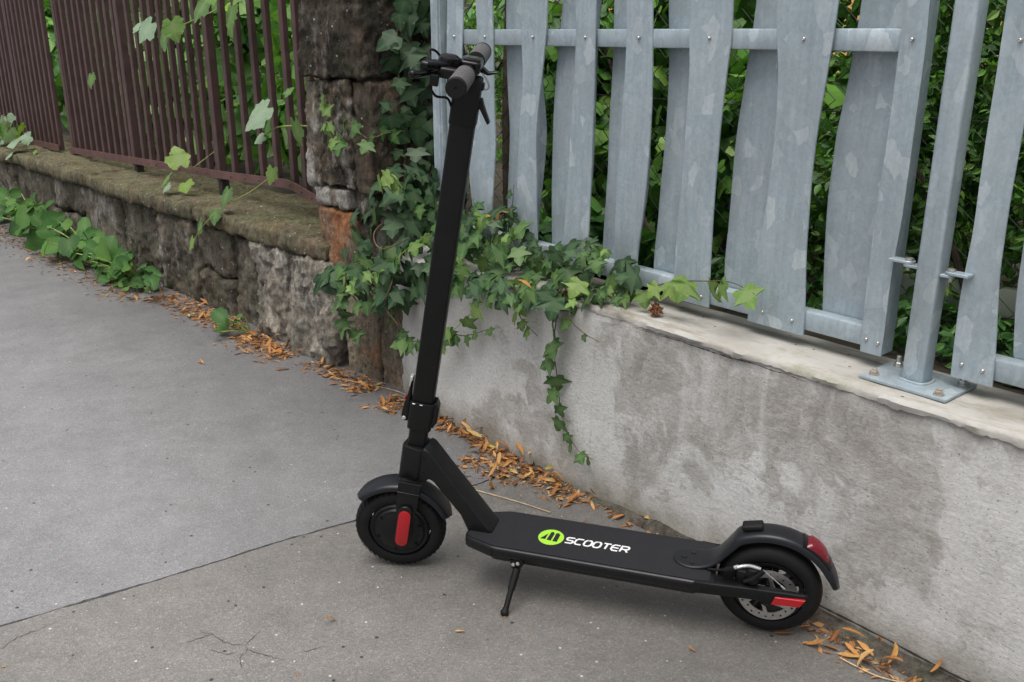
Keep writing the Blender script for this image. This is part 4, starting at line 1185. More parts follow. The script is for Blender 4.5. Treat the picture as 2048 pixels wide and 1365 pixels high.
# behind the galvanised fence (frame C: s, n, z)
shrub('light green broad-leaved bush behind the wavy slats next to the pillar', FC, (.45, .75, .5), [(.2, .75, .95, .42, .28, .5), (.75, .8, .75, .35, .25, .35), (.5, .85, 1.45, .5, .3, .4)], 4200, .060, 'mass_shrub', 1, 'lobed')
shrub('tall dark bush behind the middle of the galvanised fence', FC, (1.1, .95, .5), [(.95, .95, .9, .4, .3, .5), (1.3, .9, .7, .3, .25, .3), (1.1, 1.0, 1.5, .5, .3, .45)], 5200, .050, 'mass_shrub', 2)
shrub('feathery shrub with small paired leaflets behind the widest slats', FC, (1.45, .65, .5), [(1.4, .62, .80, .22, .18, .35), (1.55, .7, 1.2, .3, .2, .4)], 1100, .085, 'mass_shrub', 3, 'pinnate')
shrub('leafy shrub with small round leaflets behind the square post', FC, (1.85, .75, .5), [(1.75, .7, 1.0, .3, .22, .45), (2.1, .75, .9, .35, .25, .4), (1.9, .8, 1.5, .45, .3, .4)], 1900, .085, 'mass_shrub', 4, 'pinnate')
shrub('low dark ground-cover plant at the foot of the galvanised fence', FC, (1.5, .42, .5), [(1.2, .42, .56, .35, .12, .10), (1.7, .40, .55, .35, .12, .09), (2.2, .45, .56, .4, .14, .1), (.8, .45, .56, .3, .12, .1)], 2600, .038, 'mass_dark', 5)
shrub('dark hedge closing the garden behind the shrubs', FC, (1.0, 1.7, .5), [(-.9, 2.2, .85, .8, .3, .45), (.2, 2.2, .85, .8, .3, .45), (1.3, 2.0, .95, .8, .35, .65), (2.4, 1.9, 1.0, .9, .35, .8), (3.4, 1.7, 1.1, .8, .4, .8), (2.4, 2.1, 2.0, 1.0, .35, .5)], 17000, .055, 'mass_shrub', 6, cat='hedge', name='hedge', stems=8, shell=.3)
shrub('bright lobed-leaf bramble right behind the slats', FC, (.9, .55, .5), [(.55, .52, .72, .35, .10, .25), (1.0, .55, .85, .35, .12, .35), (.75, .60, 1.2, .4, .12, .3), (.25, .55, 1.15, .25, .1, .35)], 900, .055, 'mass_shrub', 15, 'lobed')
shrub('bright small-leaved sapling right behind the square post', FC, (1.75, .5, .5), [(1.5, .50, .85, .22, .08, .3), (1.85, .5, .95, .25, .1, .35), (2.15, .5, .8, .2, .1, .3), (1.7, .55, 1.35, .4, .12, .25)], 520, .08, 'mass_shrub', 16, 'pinnate')
# behind the brown railing (frame S)
shrub('thick grape vine foliage filling the space behind the brown railing', FS, (-1.3, .55, .45), [(-.75, .52, .75, .33, .18, .42), (-1.1, .55, 1.15, .5, .2, .42), (-1.5, .6, .8, .35, .16, .3), (-1.0, .6, 1.6, .6, .25, .35), (-2.0, .62, 1.3, .5, .18, .3)], 3000, .10, 'mass_vine', 7, 'lobed', cat='vine', name='grape_vine')
shrub('loose pale vine foliage further along behind the brown railing', FS, (-2.9, .75, .45), [(-2.3, .7, .75, .4, .18, .25), (-2.9, .75, 1.0, .5, .2, .45), (-3.7, .7, .9, .4, .2, .5), (-3.2, .8, 1.5, .7, .25, .4)], 1900, .11, 'mass_vine', 8, 'lobed', cat='vine', name='grape_vine')
shrub('dark vine foliage behind the far railing panel', FS, (-5.2, .8, .45), [(-4.5, .75, 1.0, .5, .22, .5), (-5.4, .8, 1.0, .6, .22, .5), (-6.4, .8, 1.1, .6, .25, .5), (-5.4, .9, 1.7, 1.0, .3, .4)], 1700, .12, 'mass_vine', 9, 'lobed', cat='vine', name='grape_vine')
shrub('dark hedge standing deep in the garden behind the brown railing', FS, (-2.5, 2.2, .45), [(-.5, 2.0, 1.2, .8, .35, .8), (-1.8, 2.2, 1.1, .9, .35, .8), (-3.2, 2.2, 1.2, .9, .35, .8), (-4.8, 2.2, 1.2, 1.0, .35, .8), (-6.4, 2.2, 1.3, 1.0, .35, .8), (-1.3, 2.4, 2.1, 1.0, .35, .6), (-3.4, 2.4, 2.1, 1.2, .35, .6), (-5.6, 2.4, 2.2, 1.2, .35, .6)], 15000, .07, 'mass_vine', 10, cat='hedge', name='hedge', stems=8, shell=.3)
shrub('ivy mass rooted behind the concrete wall beside the pillar', FC, (.55, .30, .5), [(.35, .32, .58, .16, .07, .10), (.60, .33, .60, .18, .07, .12), (.90, .33, .60, .16, .07, .11)], 330, .065, 'mass_dark', 12, 'lobed', cat='ivy', name='ivy', stems=2)
# pale leaves low by the fence
# tree trunks among the bushes
def tree(label, fr, pts, r0, crown, seed):
    base = (pts[0][0], pts[0][1], pts[0][2])
    t = thing('tree', label, 'tree', fr, base)
    pth = smooth_path(pts, 5)
    bm = B(); tube(bm, pth, [r0 * (1 - .5 * i / len(pth)) for i in range(len(pth))], 12)
    for v in bm.verts: v.co += Vector((fbm(v.co, 14, 3), fbm(v.co + Vector((5, 0, 0)), 14, 3), 0)) * r0 * .18
    part(t, 'trunk', bm, M['bark'], 60)
    rr = random.Random(seed)
    bm = B()
    for c in crown:
        p = Vector(pts[-1]); q = Vector(c[:3])
        tube(bm, smooth_path([p, p.lerp(q, .5) + Vector((0, 0, .1)), q], 4), [r0 * .4 * (1 - .08 * i) for i in range(9)], 6)
    part(t, 'branch', bm, M['bark'])
    bm = B(); foliage(bm, crown, 1800, .09, rr, 'oval', .2)
    part(t, 'crown', bm, M['mass_shrub'], 0, kind='stuff')
tree('thin upright brown trunk seen between the first wavy slats', FC, [(.01, .5, .48), (.0, .5, .9), (.015, .5, 1.4), (.0, .52, 2.1)], .017, [(-.1, 1.3, 2.6, .45, .4, .4)], 41)
tree('leaning dark tree trunk behind the wire mesh', FC, [(.30, .95, .48), (.14, .9, .76), (.03, .9, 1.0), (-.19, .9, 1.32), (-.4, .95, 2.0)], .055, [(-.6, 1.9, 2.7, .7, .6, .6)], 42)

# chain link fence behind
cl = thing('chain_link_fence', 'thin dark diamond wire mesh fence behind the galvanised slats', 'fence', FC, (1.2, .42, .5))
bm = B()
pt = 0.048
for i in range(54):
    s_ = -0.24 + i * pt
    for ph in (0,):
        pts = []
        for k in range(34):
            pts.append((s_ + (pt * .5 if k % 2 else -pt * .5) * 1.02, .42 + (.002 if (k + i) % 2 else -.002), .50 + k * .042))
        tube(bm, pts, 0.0016, 4, cap=False)
part(cl, 'wire_mesh', bm, M['wire'], 0, kind='stuff')
for s_ in (-.25, 2.36):
    bm = B(); lathe(bm, [(.48, .02), (1.92, .02)], (s_, .445, 0), 'z', 14); part(cl, 'post', bm, M['galv'])
bm = B(); tube(bm, [(-.25, .425, 1.02), (2.38, .425, 1.02)], .0016, 5); part(cl, 'tension_wire', bm, M['wire'])

top('beam', bbox(1.50, 2.35, .50, .535, .60, .665, bev=.004), M['beam'], FC @ Matrix.Translation((1.9, .5, .63)) @ Matrix.Rotation(R(-3), 4, 'Y') @ Matrix.Translation((-1.9, -.5, -.63)), (0, 0, 0), 'pale greenish painted metal beam lying behind the square post', 'beam')
# twigs behind right
dt = thing('dry_branch', 'pale bare twigs sticking out behind the square post', 'branch', FC, (1.9, .5, .5))
rt = random.Random(14)
for k in range(9):
    p0 = Vector((1.7 + rt.uniform(0, .5), .50 + rt.uniform(0, .2), .5 + rt.uniform(0, .15)))
    p1 = p0 + Vector((rt.gauss(.12, .15), rt.gauss(-.03, .05), rt.uniform(.15, .45)))
    bm = B(); tube(bm, smooth_path([p0, p0.lerp(p1, .5) + Vector((rt.gauss(0, .02), 0, .02)), p1], 4), .0026, 5); part(dt, 'twig', bm, M['twig'])

# ochre house beyond the garden
hs = thing('house', 'ochre yellow rendered house glimpsed through the leaves beyond the fence', 'house', FW, (5.85, 11.5, .5))
part(hs, 'wall', bbox(.35, 11.35, 11.0, 19.0, .4, 6.2), M['ochre'])
rf = prism([(-.05, 6.2), (11.75, 6.2), (11.75, 6.35), (5.85, 9.2), (-.05, 6.35)], 'y', 10.6, 19.4)
part(hs, 'roof', rf, M['roof'])
for x in (2.2, 4.6, 7.0, 9.4):
    for z in (1.5, 4.2):
        wnd = part(hs, 'window', bbox(x, x + 1.1, 10.94, 11.02, z, z + 1.4), M['white_frame'])
        for dx in (0.06, 0.58):
            part(hs, 'pane', bbox(x + dx, x + dx + .46, 10.93, 10.95, z + .07, z + 1.33), M['pane'], parent=wnd)

# ------------------------------------------------------------------ electric scooter
SX = Matrix.Translation((-0.2613, 1.9326, 0.0012)) @ Matrix.Rotation(R(-17.84), 4, 'Z') @ Matrix.Rotation(R(5), 4, 'X')
sc = thing('electric_scooter', 'matt black folding electric scooter standing on its kickstand beside the concrete wall', 'scooter', SX, (0, 0, 0))
AX0 = Vector((0.087, 0, 0.45)); AXD = Vector((0.203, 0, 1)).normalized()
STEER = Matrix.Translation(AX0) @ Matrix.Rotation(R(13), 4, AXD) @ Matrix.Translation(-AX0)
TILT = Matrix.Translation(AX0) @ Matrix.Rotation(math.atan(0.203), 4, 'Y')     # local z along the steering axis, origin at z=0.45
def spart(name, bm, mat, parent=None, steer=False, tilt=False, smooth=35, label=None):
    if tilt: bm.transform(TILT)
    if steer: bm.transform(STEER)
    return part(sc, name, bm, mat, smooth, parent, label=label)
def rrect(w_, h_, r, n=5, cx=0, cy=0):
    out = []
    for (sx, sy, a0) in ((1, 1, 0), (-1, 1, 90), (-1, -1, 180), (1, -1, 270)):
        for k in range(n):
            a = R(a0 + 90 * k / (n - 1))
            out.append((cx + sx * (w_ - r) + r * math.cos(a), cy + sy * (h_ - r) + r * math.sin(a)))
    return out
def tyre(c, Ro, half, steer, parent):
    bm = B()
    prof = []
    rs_ = half
    rc = Ro - half * 0.93
    for k in range(17):
        a = R(-205 + 230 * k / 16 + 77.5 - 0)  # sweep over the crown
        prof.append((math.sin(R(-118 + 236 * k / 16)) * half, rc + math.cos(R(-118 + 236 * k / 16)) * half * 0.93))
    lathe(bm, prof, c, 'y', 72, closed=True)
    return spart('tyre', bm, M['blk_rubber'], parent, steer)
HUBF = (0.006, 0, 0.108); HUBR = (0.838, 0, 0.108)
# front wheel with hub motor
bm = B(); lathe(bm, [(-.030, .016), (-.031, .030), (-.029, .046), (-.0265, .050), (-.0265, .056), (-.022, .060), (-.024, .0655), (-.020, .070), (0, .068), (.020, .070), (.024, .0655), (.022, .060), (.0265, .056), (.0265, .050), (.029, .046), (.031, .03), (.030, .016)], HUBF, 'y', 64)
fw = spart('front_wheel', bm, M['blk_plastic'], steer=True)
tyre(HUBF, .1065, .0245, True, fw)
for k in range(6):
    a = math.pi * k / 3 + .3
    bm = B(); lathe(bm, [(-.0315, .0028), (-.028, .0032)], (HUBF[0] + .052 * math.cos(a), 0, HUBF[2] + .052 * math.sin(a)), 'y', 10)
    spart('bolt', bm, M['blk_gloss'], fw, True)
# tread blocks: raised sipes over the crown, both tyres (one mesh per tyre)
for hub, st, par in ((HUBF, True, fw),):
    bm = B()
    for k in range(44):
        a = 2 * math.pi * k / 44
        for sy in (-1, 1):
            for q in range(3):
                pass
        er = Vector((math.cos(a), 0, math.sin(a))); et = Vector((-math.sin(a), 0, math.cos(a)))
        for sy in (-1, 1):
            c0 = Vector(hub) + er * .1012 + Vector((0, sy * .0165, 0))
            u = (Vector((0, sy * .0062, 0)) - er * .0035) + et * .003
            n_ = er * .75 + Vector((0, sy * .6, 0))
            vs = [bm.verts.new(c0 + u * i + et * (.0022 * j) + n_ * (h * .0012)) for h in (0, 1) for i in (-1, 1) for j in (-1, 1)]
            for qd in ((0, 1, 3, 2), (4, 6, 7, 5), (0, 4, 5, 1), (2, 3, 7, 6), (0, 2, 6, 4), (1, 5, 7, 3)):
                bm.faces.new([vs[i] for i in qd])
    spart('tread', bm, M['blk_rubber'], par, st)

# fenders
def fender(path, halfw, crown, lip, th=0.0028, taper=None):
    """path: list of (x,z) in the wheel plane; section spans y, with a crowned top and turned-down lips"""
    bm = B()
    P = [Vector((x, 0, z)) for x, z in path]
    n = len(P)
    def ring(i, off):
        d = (P[min(i + 1, n - 1)] - P[max(i - 1, 0)]).normalized()
        up = Vector((-d.z, 0, d.x))
        if up.z < 0 and abs(d.x) > 0.3: up = -up
        hw = halfw(i / (n - 1)); cr = crown(i / (n - 1)); lp = lip(i / (n - 1))
        out = []
        for k in range(13):
            t_ = -1 + 2 * k / 12
            y = hw * math.sin(t_ * math.pi / 2) if abs(t_) < 1 else hw * t_
            h = -cr * (t_ ** 2) - lp * max(0, (abs(t_) - .7) / .3) ** 1.2
            out.append(P[i] + Vector((0, y * (1 + off * 0), 0)) + up * (h - off * th))
        return out
    A_ = [[bm.verts.new(p) for p in ring(i, 0)] for i in range(n)]
    Bb = [[bm.verts.new(p) for p in ring(i, 1)] for i in range(n)]
    for i in range(n - 1):
        for k in range(12):
            bm.faces.new([A_[i][k], A_[i][k + 1], A_[i + 1][k + 1], A_[i + 1][k]])
            bm.faces.new([Bb[i][k], Bb[i + 1][k], Bb[i + 1][k + 1], Bb[i][k + 1]])
        for k in (0, 12):
            bm.faces.new([A_[i][k], A_[i + 1][k], Bb[i + 1][k], Bb[i][k]])
    for i in (0, n - 1):
        for k in range(12):
            bm.faces.new([A_[i][k], A_[i][k + 1], Bb[i][k + 1], Bb[i][k]])
    return bm
def arc(c, r, a0, a1, n):
    return [(c[0] + r * math.cos(R(a0 + (a1 - a0) * k / n)), c[2] + r * math.sin(R(a0 + (a1 - a0) * k / n))) for k in range(n + 1)]
endround = lambda t_: math.sqrt(max(0.02, 1 - max(0, (abs(t_ - .5) - .42) / .08) ** 2))
bm = fender(arc(HUBF, .127, 139, 14, 40), lambda t_: .030 * endround(t_), lambda t_: .007, lambda t_: .005 * endround(t_))
spart('front_fender', bm, M['fender'], steer=True)
# fork: crown, two blades
bm = B()
prism(rrect(.026, .046, .008), 'z', -.232, -.200, .003, 2, bm)
fk = spart('fork', bm, M['blk_metal'], steer=True, tilt=True)
for sy in (-1, 1):
    out = [(-.025, -.200), (.025, -.200), (.0245, -.262), (.0195, -.30)]
    out += [(.0195 * math.cos(R(a)), -.352 + .0195 * math.sin(R(a))) for a in range(0, -181, -20)]
    out += [(-.0195, -.30), (-.0245, -.262)]
    bm = prism(out, 'y', sy * .0385, sy * .0465, .0015, 2)
    spart('fork_blade', bm, M['blk_metal'], fk, True, True)
    cov = [(.0165 * math.cos(R(a)), -.275 + .0165 * math.sin(R(a))) for a in range(0, 181, 15)] + [(.0165 * math.cos(R(a)), -.352 + .0165 * math.sin(R(a))) for a in range(180, 361, 15)]
    bm = prism(cov, 'y', sy * .0464, sy * .0555, .003, 3)
    cv = spart('axle_cover', bm, M['blk_plastic'], fk, True, True)
    rf_ = [(.0138 * math.cos(R(a)), -.283 + .0138 * math.sin(R(a))) for a in range(0, 181, 15)] + [(.0138 * math.cos(R(a)), -.353 + .0138 * math.sin(R(a))) for a in range(180, 361, 15)]
    bm = prism(rf_, 'y', sy * .0554, sy * .0575, .0008, 2)
    spart('reflector', bm, M['red'], fk, True, True, label='red stadium shaped reflector on the fork')
    for (bx, bz) in ((-.013, -.250), (.013, -.256)):
        bm = B(); lathe(bm, [(sy * .0464, .0026), (sy * .0474, .0024)], (bx, 0, bz), 'y', 12)
        spart('bolt', bm, M['blk_gloss'], fk, True, True)
bm = B(); tube(bm, [(-.0252, -.0475, -.2265), (.0252, -.0475, -.2265)], .0008, 5)
spart('fork_seam', bm, M['blk_gloss'], fk, True, True)
# head tube (part of the frame), neck, deck
bm = prism(rrect(.0265, .031, .012), 'z', -.205, -.118, .002, 2)
ht = spart('head_tube', bm, M['blk_metal'], tilt=True)
# neck: box section bent over into the deck; outline in x,z
nk = [(.066, .242), (.078, .300), (.083, .332), (.090, .3365), (.099, .3315), (.108, .320), (.142, .274), (.234, .154), (.240, .146), (.239, .134), (.186, .131), (.179, .148), (.167, .178), (.106, .254), (.096, .258), (.086, .250)]
bm = prism(nk, 'y', -.029, .029, .006, 3)
ne = spart('neck', bm, M['blk_metal'])
for (bx, bz) in ((.0865, .312), (.0835, .272)):
    bm = B(); lathe(bm, [(-.0305, .0024), (-.0302, .0042), (-.0285, .0044)], (bx, 0, bz), 'y', 14)
    spart('bolt', bm, M['blk_gloss'], ne)
# deck body: section with rounded sides, underside drawn in
def deck_outline(inset=0):
    i = inset
    right = [(.186 + i, .050 - i), (.195 + i, .056 - i), (.252 + i * .6, .0745 - i), (.262, .0755 - i), (.700, .0755 - i)]
    return right
def deck_half(x):
    pts = [(.184, .046), (.190, .053), (.252, .0745), (.262, .0755), (.690, .0755), (.730, .0715)]
    return float(np.interp(x, [p[0] for p in pts], [p[1] for p in pts]))
bm = B()
xs = [.184, .187, .192, .205, .22, .236, .250, .256, .262, .30, .36, .42, .48, .54, .60, .66, .69, .712, .730]
rings = []
for x in xs:
    hw = deck_half(x)
    zt = .1415; zb = .118 if x > .256 else .114
    lowz = .096 if .24 < x < .70 else .110
    sec = [(-hw + .0075, zt), (-hw + .0042, zt - .0008), (-hw + .0016, zt - .0030), (-hw, zt - .0075), (-hw, zb + .004), (-hw + .003, zb), (-hw + .016, zb - .006), (-hw * .72, lowz), (hw * .72, lowz), (hw - .016, zb - .006), (hw - .003, zb), (hw, zb + .004), (hw, zt - .0075), (hw - .0016, zt - .0030), (hw - .0042, zt - .0008), (hw - .0075, zt)]
    rings.append([bm.verts.new((x, y, z)) for y, z in sec])
for a, b in zip(rings, rings[1:]):
    for k in range(len(a)):
        bm.faces.new([a[k], a[(k + 1) % len(a)], b[(k + 1) % len(b)], b[k]])
bm.faces.new(rings[0]); bm.faces.new(list(reversed(rings[-1])))
dk = spart('deck', bm, M['blk_rail'], smooth=40)
# grippy mat on top
mo = [(.1885, .043), (.196, .0485), (.253, .0665), (.262, .0675), (.690, .0675), (.722, .064)]
out = mo + [(x, -y) for x, y in reversed(mo)]
bm = prism(out, 'z', .1416, .1432, .0005, 1)
mt_ = spart('deck_mat', bm, M['deck_mat'], dk)
bm = B(); box(bm, .2535, .2565, -.0758, -.0752, .1185, .1395)
spart('end_cap_seam', bm, M['blk_gloss'], dk)
# print: green disc with cut bars, lettering
ZP = .1434
bm = B()
bm.faces.new([bm.verts.new((.371 + .0285 * math.cos(R(a)), -.006 + .0285 * math.sin(R(a)), ZP)) for a in range(0, 360, 6)])
lg = spart('logo_disc', bm, M['print_green'], mt_, smooth=0)
for poly in ([(.3485, -.0165), (.3605, -.0165), (.3615, .006)], [(.3635, -.0178), (.3735, -.019), (.3755, .008), (.3715, .0145), (.3665, .012)], [(.377, -.0195), (.3875, -.020), (.3885, .006), (.3845, .0125), (.3785, .011)]):
    bm = B(); bm.faces.new([bm.verts.new((x, y, ZP + .0003)) for x, y in poly]); spart('logo_bar', bm, M['deck_mat'], lg, smooth=0)
GL = dict(S=[[(1, 1), (.18, 1), (0, .86), (0, .64), (.18, .5), (.82, .5), (1, .36), (1, .14), (.82, 0), (0, 0)]], C=[[(1, 1), (.25, 1), (0, .78), (0, .22), (.25, 0), (1, 0)]],
          O=[[(.25, 1), (.75, 1), (1, .78), (1, .22), (.75, 0), (.25, 0), (0, .22), (0, .78), (.25, 1), (.5, 1)]], T=[[(0, 1), (1.05, 1)], [(.52, 1), (.52, 0)]],
          E=[[(1, 1), (.25, 1), (0, .78), (0, .22), (.25, 0), (1, 0)], [(0, .5), (.95, .5)]], R=[[(0, 0), (0, 1), (.82, 1), (1, .86), (1, .60), (.82, .46), (.12, .46)], [(.55, .46), (1.05, 0)]])
def stroke(bm, pts, w_, z):
    P = [Vector((x, y)) for x, y in pts]
    L, Rr = [], []
    n = len(P)
    for i, p in enumerate(P):
        d0 = (P[i] - P[i - 1]).normalized() if i else None
        d1 = (P[i + 1] - P[i]).normalized() if i < n - 1 else None
        if d0 is None: d0 = d1
        if d1 is None: d1 = d0
        t_ = (d0 + d1).normalized()
        nn = Vector((-t_.y, t_.x)); k = w_ / max(.5, nn.dot(Vector((-d0.y, d0.x))))
        L.append(bm.verts.new((p.x + nn.x * k, p.y + nn.y * k, z))); Rr.append(bm.verts.new((p.x - nn.x * k, p.y - nn.y * k, z)))
    for i in range(n - 1): bm.faces.new([L[i], Rr[i], Rr[i + 1], L[i + 1]])
x0 = .4045
for i, ch in enumerate('SCOOTER'):
    bm = B()
    for q, st in enumerate(GL[ch]):
        stroke(bm, [(x0 + i * .0202 + gx * .0155 + gy * .0035, -.0165 + gy * .0200) for gx, gy in st], .00215, ZP + q * .00015)
    spart('letter', bm, M['print_white'], mt_, smooth=0)

# stem, collar, fold joint
bm = prism(rrect(.0205, .0195, .007), 'z', -.118, -.030, .001, 1)
cl_ = spart('stem_base', bm, M['blk_metal'], steer=True, tilt=True)
bm = prism(rrect(.0265, .0235, .008), 'z', -.074, -.006, .002, 2)
fj = spart('fold_joint', bm, M['blk_metal'], steer=True, tilt=True)
bm = prism(rrect(.0235, .0195, .0055), 'z', -.010, .690, .002, 2)
stem = spart('stem', bm, M['blk_metal'], steer=True, tilt=True)
bm = prism(rrect(.0255, .0215, .0065), 'z', .600, .688, .002, 2)
spart('stem_head', bm, M['blk_metal'], steer=True, tilt=True)
# hinge bump at the back of the joint
bm = prism([(.024, -.004), (.030, -.002), (.037, -.016), (.037, -.052), (.029, -.068), (.022, -.062)], 'y', -.016, .016, .004, 3)
spart('hinge', bm, M['blk_plastic'], fj, True, True)
# latch lever in front
bm = prism([(-.026, -.060), (-.036, -.062), (-.043, -.050), (-.042, -.030), (-.034, .012), (-.030, .040), (-.027, .040), (-.027, .0)], 'y', -.014, .014, .003, 2)
lt = spart('fold_latch', bm, M['blk_plastic'], steer=True, tilt=True)
bm = B(); lathe(bm, [(-.0155, .004), (-.0150, .0045), (-.012, .0045)], (-.036, 0, -.053), 'y', 12); spart('pivot_pin', bm, M['alu'], lt, True, True)
bm = bbox(-.0415, -.0385, -.006, .006, -.012, -.005, bev=.001); spart('release_tab', bm, M['red'], lt, True, True)
bm = bbox(-.0345, -.0275, -.010, .010, .022, .048, bev=.002); spart('latch_tip', bm, M['alu'], lt, True, True)
for z in (-.0085,):
    for y in (-.014, .004):
        bm = B(); tube(bm, [(-.008 + y * .9, -.0240, z), (-.002 + y * .9, -.0240, z)], .0009, 5); spart('scuff', bm, M['alu'], fj, True, True)

# handlebar (steering frame: z along axis, bar at z=.705)
ZB = .704
bm = B(); lathe(bm, [(-.186, .0105), (.186, .0105)], (0, 0, ZB), 'y', 24)
hb = spart('handlebar', bm, M['blk_metal'], steer=True, tilt=True)
for sy in (-1, 1):
    prof = [(sy * .072, .0140), (sy * .0735, .0180), (sy * .0765, .0180), (sy * .0775, .0148), (sy * .1875, .0148), (sy * .1885, .0180), (sy * .191, .0180)]
    bm = B(); lathe(bm, prof, (0, 0, ZB), 'y', 32)
    gr = spart('grip', bm, M['blk_rubber'], hb, True, True, smooth=25)
    for q in range(8):
        y = .0800 + q * .0137
        bm = B()
        lathe(bm, [(sy * y, .0146), (sy * (y + .0010), .0174), (sy * (y + .0026), .0181), (sy * (y + .0046), .0181), (sy * (y + .0062), .0174), (sy * (y + .0072), .0146)], (0, 0, ZB), 'y', 28)
        spart('grip_rib', bm, M['grip'], gr, True, True)
    # diamond studs over the ribs
    bm = B(); lathe(bm, [(sy * .1905, .0181), (sy * .194, .0178), (sy * .1955, .0160), (sy * .1955, .0030), (sy * .194, .0026)], (0, 0, ZB), 'y', 32)
    spart('grip_end', bm, M['blk_rubber'], gr, True, True)
# clamp / display on top of the stem
bm = prism(rrect(.020, .030, .008), 'z', ZB - .006, ZB + .0165, .005, 3)
dsp = spart('display', bm, M['blk_gloss'], steer=True, tilt=True)
bm = prism(rrect(.016, .022, .006, cx=.002), 'z', ZB + .0165, ZB + .0185, .001, 2)
spart('screen', bm, M['blk_gloss'], dsp, True, True)
# bell: cup on a stalk in front of the bar
bm = B(); lathe(bm, [(ZB - .004, .008), (ZB - .002, .0205), (ZB + .010, .0215), (ZB + .018, .0195), (ZB + .0225, .012), (ZB + .0235, .002)], (-.036, -.030, 0), 'z', 32)
bl = spart('bell', bm, M['blk_gloss'], steer=True, tilt=True)
bm = prism(rrect(.010, .010, .004, cx=-.026, cy=-.030), 'z', ZB - .028, ZB - .003, .002, 2); spart('bell_mount', bm, M['blk_plastic'], bl, True, True)
# brake lever
bm = B(); box(bm, -.062, -.006, -.072, -.050, ZB - .014, ZB + .006, bev=.005, seg=3)
bk = spart('brake_lever', bm, M['blk_plastic'], steer=True, tilt=True)
bm = prism([(-.034, -.056), (-.050, -.078), (-.066, -.092), (-.079, -.088), (-.080, -.070), (-.066, -.052), (-.046, -.044)], 'z', ZB - .004, ZB + .014, .006, 3)
spart('lever_body', bm, M['blk_gloss'], bk, True, True)
pth = smooth_path([(-.064, -.070, ZB - .004), (-.069, -.085, ZB - .006), (-.073, -.100, ZB - .006), (-.080, -.118, ZB - .005), (-.087, -.132, ZB - .004)], 5)
bm = B(); tube(bm, pth, [.0075, .0078, .008, .0078, .0075, .0072, .007, .0068, .0066, .0064, .0063, .0063, .0064, .0066, .0068, .007, .0072, .0072, .007, .0062, .004][:len(pth)], 12)
spart('lever_blade', bm, M['blk_gloss'], bk, True, True, smooth=60)
bm = bbox(-.060, -.044, -.090, -.080, ZB - .026, ZB - .006, bev=.002); spart('lever_clamp', bm, M['blk_plastic'], bk, True, True)
for path in ([(-.060, -.060, ZB + .002), (-.075, -.035, ZB + .022), (-.062, -.005, ZB + .016), (-.030, .004, ZB - .03), (-.024, .0, ZB - .08)],
             [(-.060, -.085, ZB - .026), (-.048, -.07, ZB - .046), (-.030, -.045, ZB - .052), (-.024, -.01, ZB - .075)]):
    bm = B(); tube(bm, smooth_path(path, 7), .0024, 8); spart('cable', bm, M['blk_rubber'], bk, True, True)
# thumb throttle and hook on the far side / back
bm = prism([(.010, ZB - .012), (.030, ZB - .016), (.046, ZB - .010), (.047, ZB - .006), (.030, ZB - .010), (.012, ZB + .002)], 'y', .040, .056, .001, 1)
spart('throttle', bm, M['blk_plastic'], steer=True, tilt=True)
bm = B(); tube(bm, smooth_path([(.020, .03, ZB - .012), (.030, .03, ZB - .022), (.036, .03, ZB - .034), (.030, .03, ZB - .040), (.024, .03, ZB - .03)], 4), .0018, 6); spart('wire_loop', bm, M['steel'], None, True, True)
bm = prism([(.022, .652), (.030, .654), (.034, .643), (.050, .612), (.046, .608), (.028, .634), (.022, .632)], 'y', -.008, .008, .0012, 1)
spart('fold_hook', bm, M['blk_plastic'], steer=True, tilt=True)
bm = bbox(.022, .030, -.007, .007, .668, .682, bev=.002); spart('hook_catch', bm, M['blk_plastic'], None, True, True)

# rear arms
for sy in (-1, 1):
    pl_ = [(.690, .0750), (.730, .0722), (.800, .0665), (.905, .0615), (.914, .0590), (.914, .0500), (.860, .0480), (.800, .0455), (.730, .0350), (.690, .0350)]
    bm = prism([(x, sy * y) for x, y in pl_], 'z', .1145, .1412, .003, 2)
    ar = spart('rear_arm', bm, M['blk_metal'])
    bm = prism([(.846, .112), (.852, .131), (.910, .134), (.900, .1165)], 'y', sy * .0605, sy * .0668, .0008, 1)
    spart('reflector', bm, M['red'], ar, label='red wedge reflector on the rear arm')
    bm = B(); lathe(bm, [(sy * .040, .009), (sy * .056, .009), (sy * .058, .006)], (HUBR[0], 0, HUBR[2]), 'y', 16); spart('axle_nut', bm, M['blk_plastic'], ar)
    bm = prism([(.820, .116), (.856, .116), (.852, .100), (.838, .094), (.824, .100)], 'y', sy * .046, sy * .054, .001, 1); spart('dropout', bm, M['blk_metal'], ar)
# rear wheel
bm = B()
lathe(bm, [(-.021, .062), (-.0215, .070), (-.017, .0715), (0, .0665), (.017, .0715), (.0215, .070), (.021, .062), (.010, .0605), (-.010, .0605)], HUBR, 'y', 64, closed=True)
lathe(bm, [(-.026, .012), (-.024, .017), (.024, .017), (.026, .012)], HUBR, 'y', 24)
rwh = spart('rear_wheel', bm, M['blk_metal'])
tyre(HUBR, .1065, .0245, False, rwh)
for k in range(5):
    a = 2 * math.pi * k / 5 + .5
    d = Vector((math.cos(a), 0, math.sin(a))); e = Vector((-math.sin(a), 0, math.cos(a)))
    bm = B()
    for sgn in (-1, 1):
        p0 = Vector(HUBR) + d * .012 + e * sgn * .006; p1 = Vector(HUBR) + d * .064 + e * sgn * .010
        vs = [bm.verts.new(p + e * i * .0035 + Vector((0, j * .009, 0))) for p in (p0, p1) for i in (-1, 1) for j in (-1, 1)]
        for qd in ((0, 1, 3, 2), (4, 6, 7, 5), (0, 4, 5, 1), (2, 3, 7, 6), (0, 2, 6, 4), (1, 5, 7, 3)): bm.faces.new([vs[i] for i in qd])
    spart('spoke', bm, M['blk_metal'], rwh)
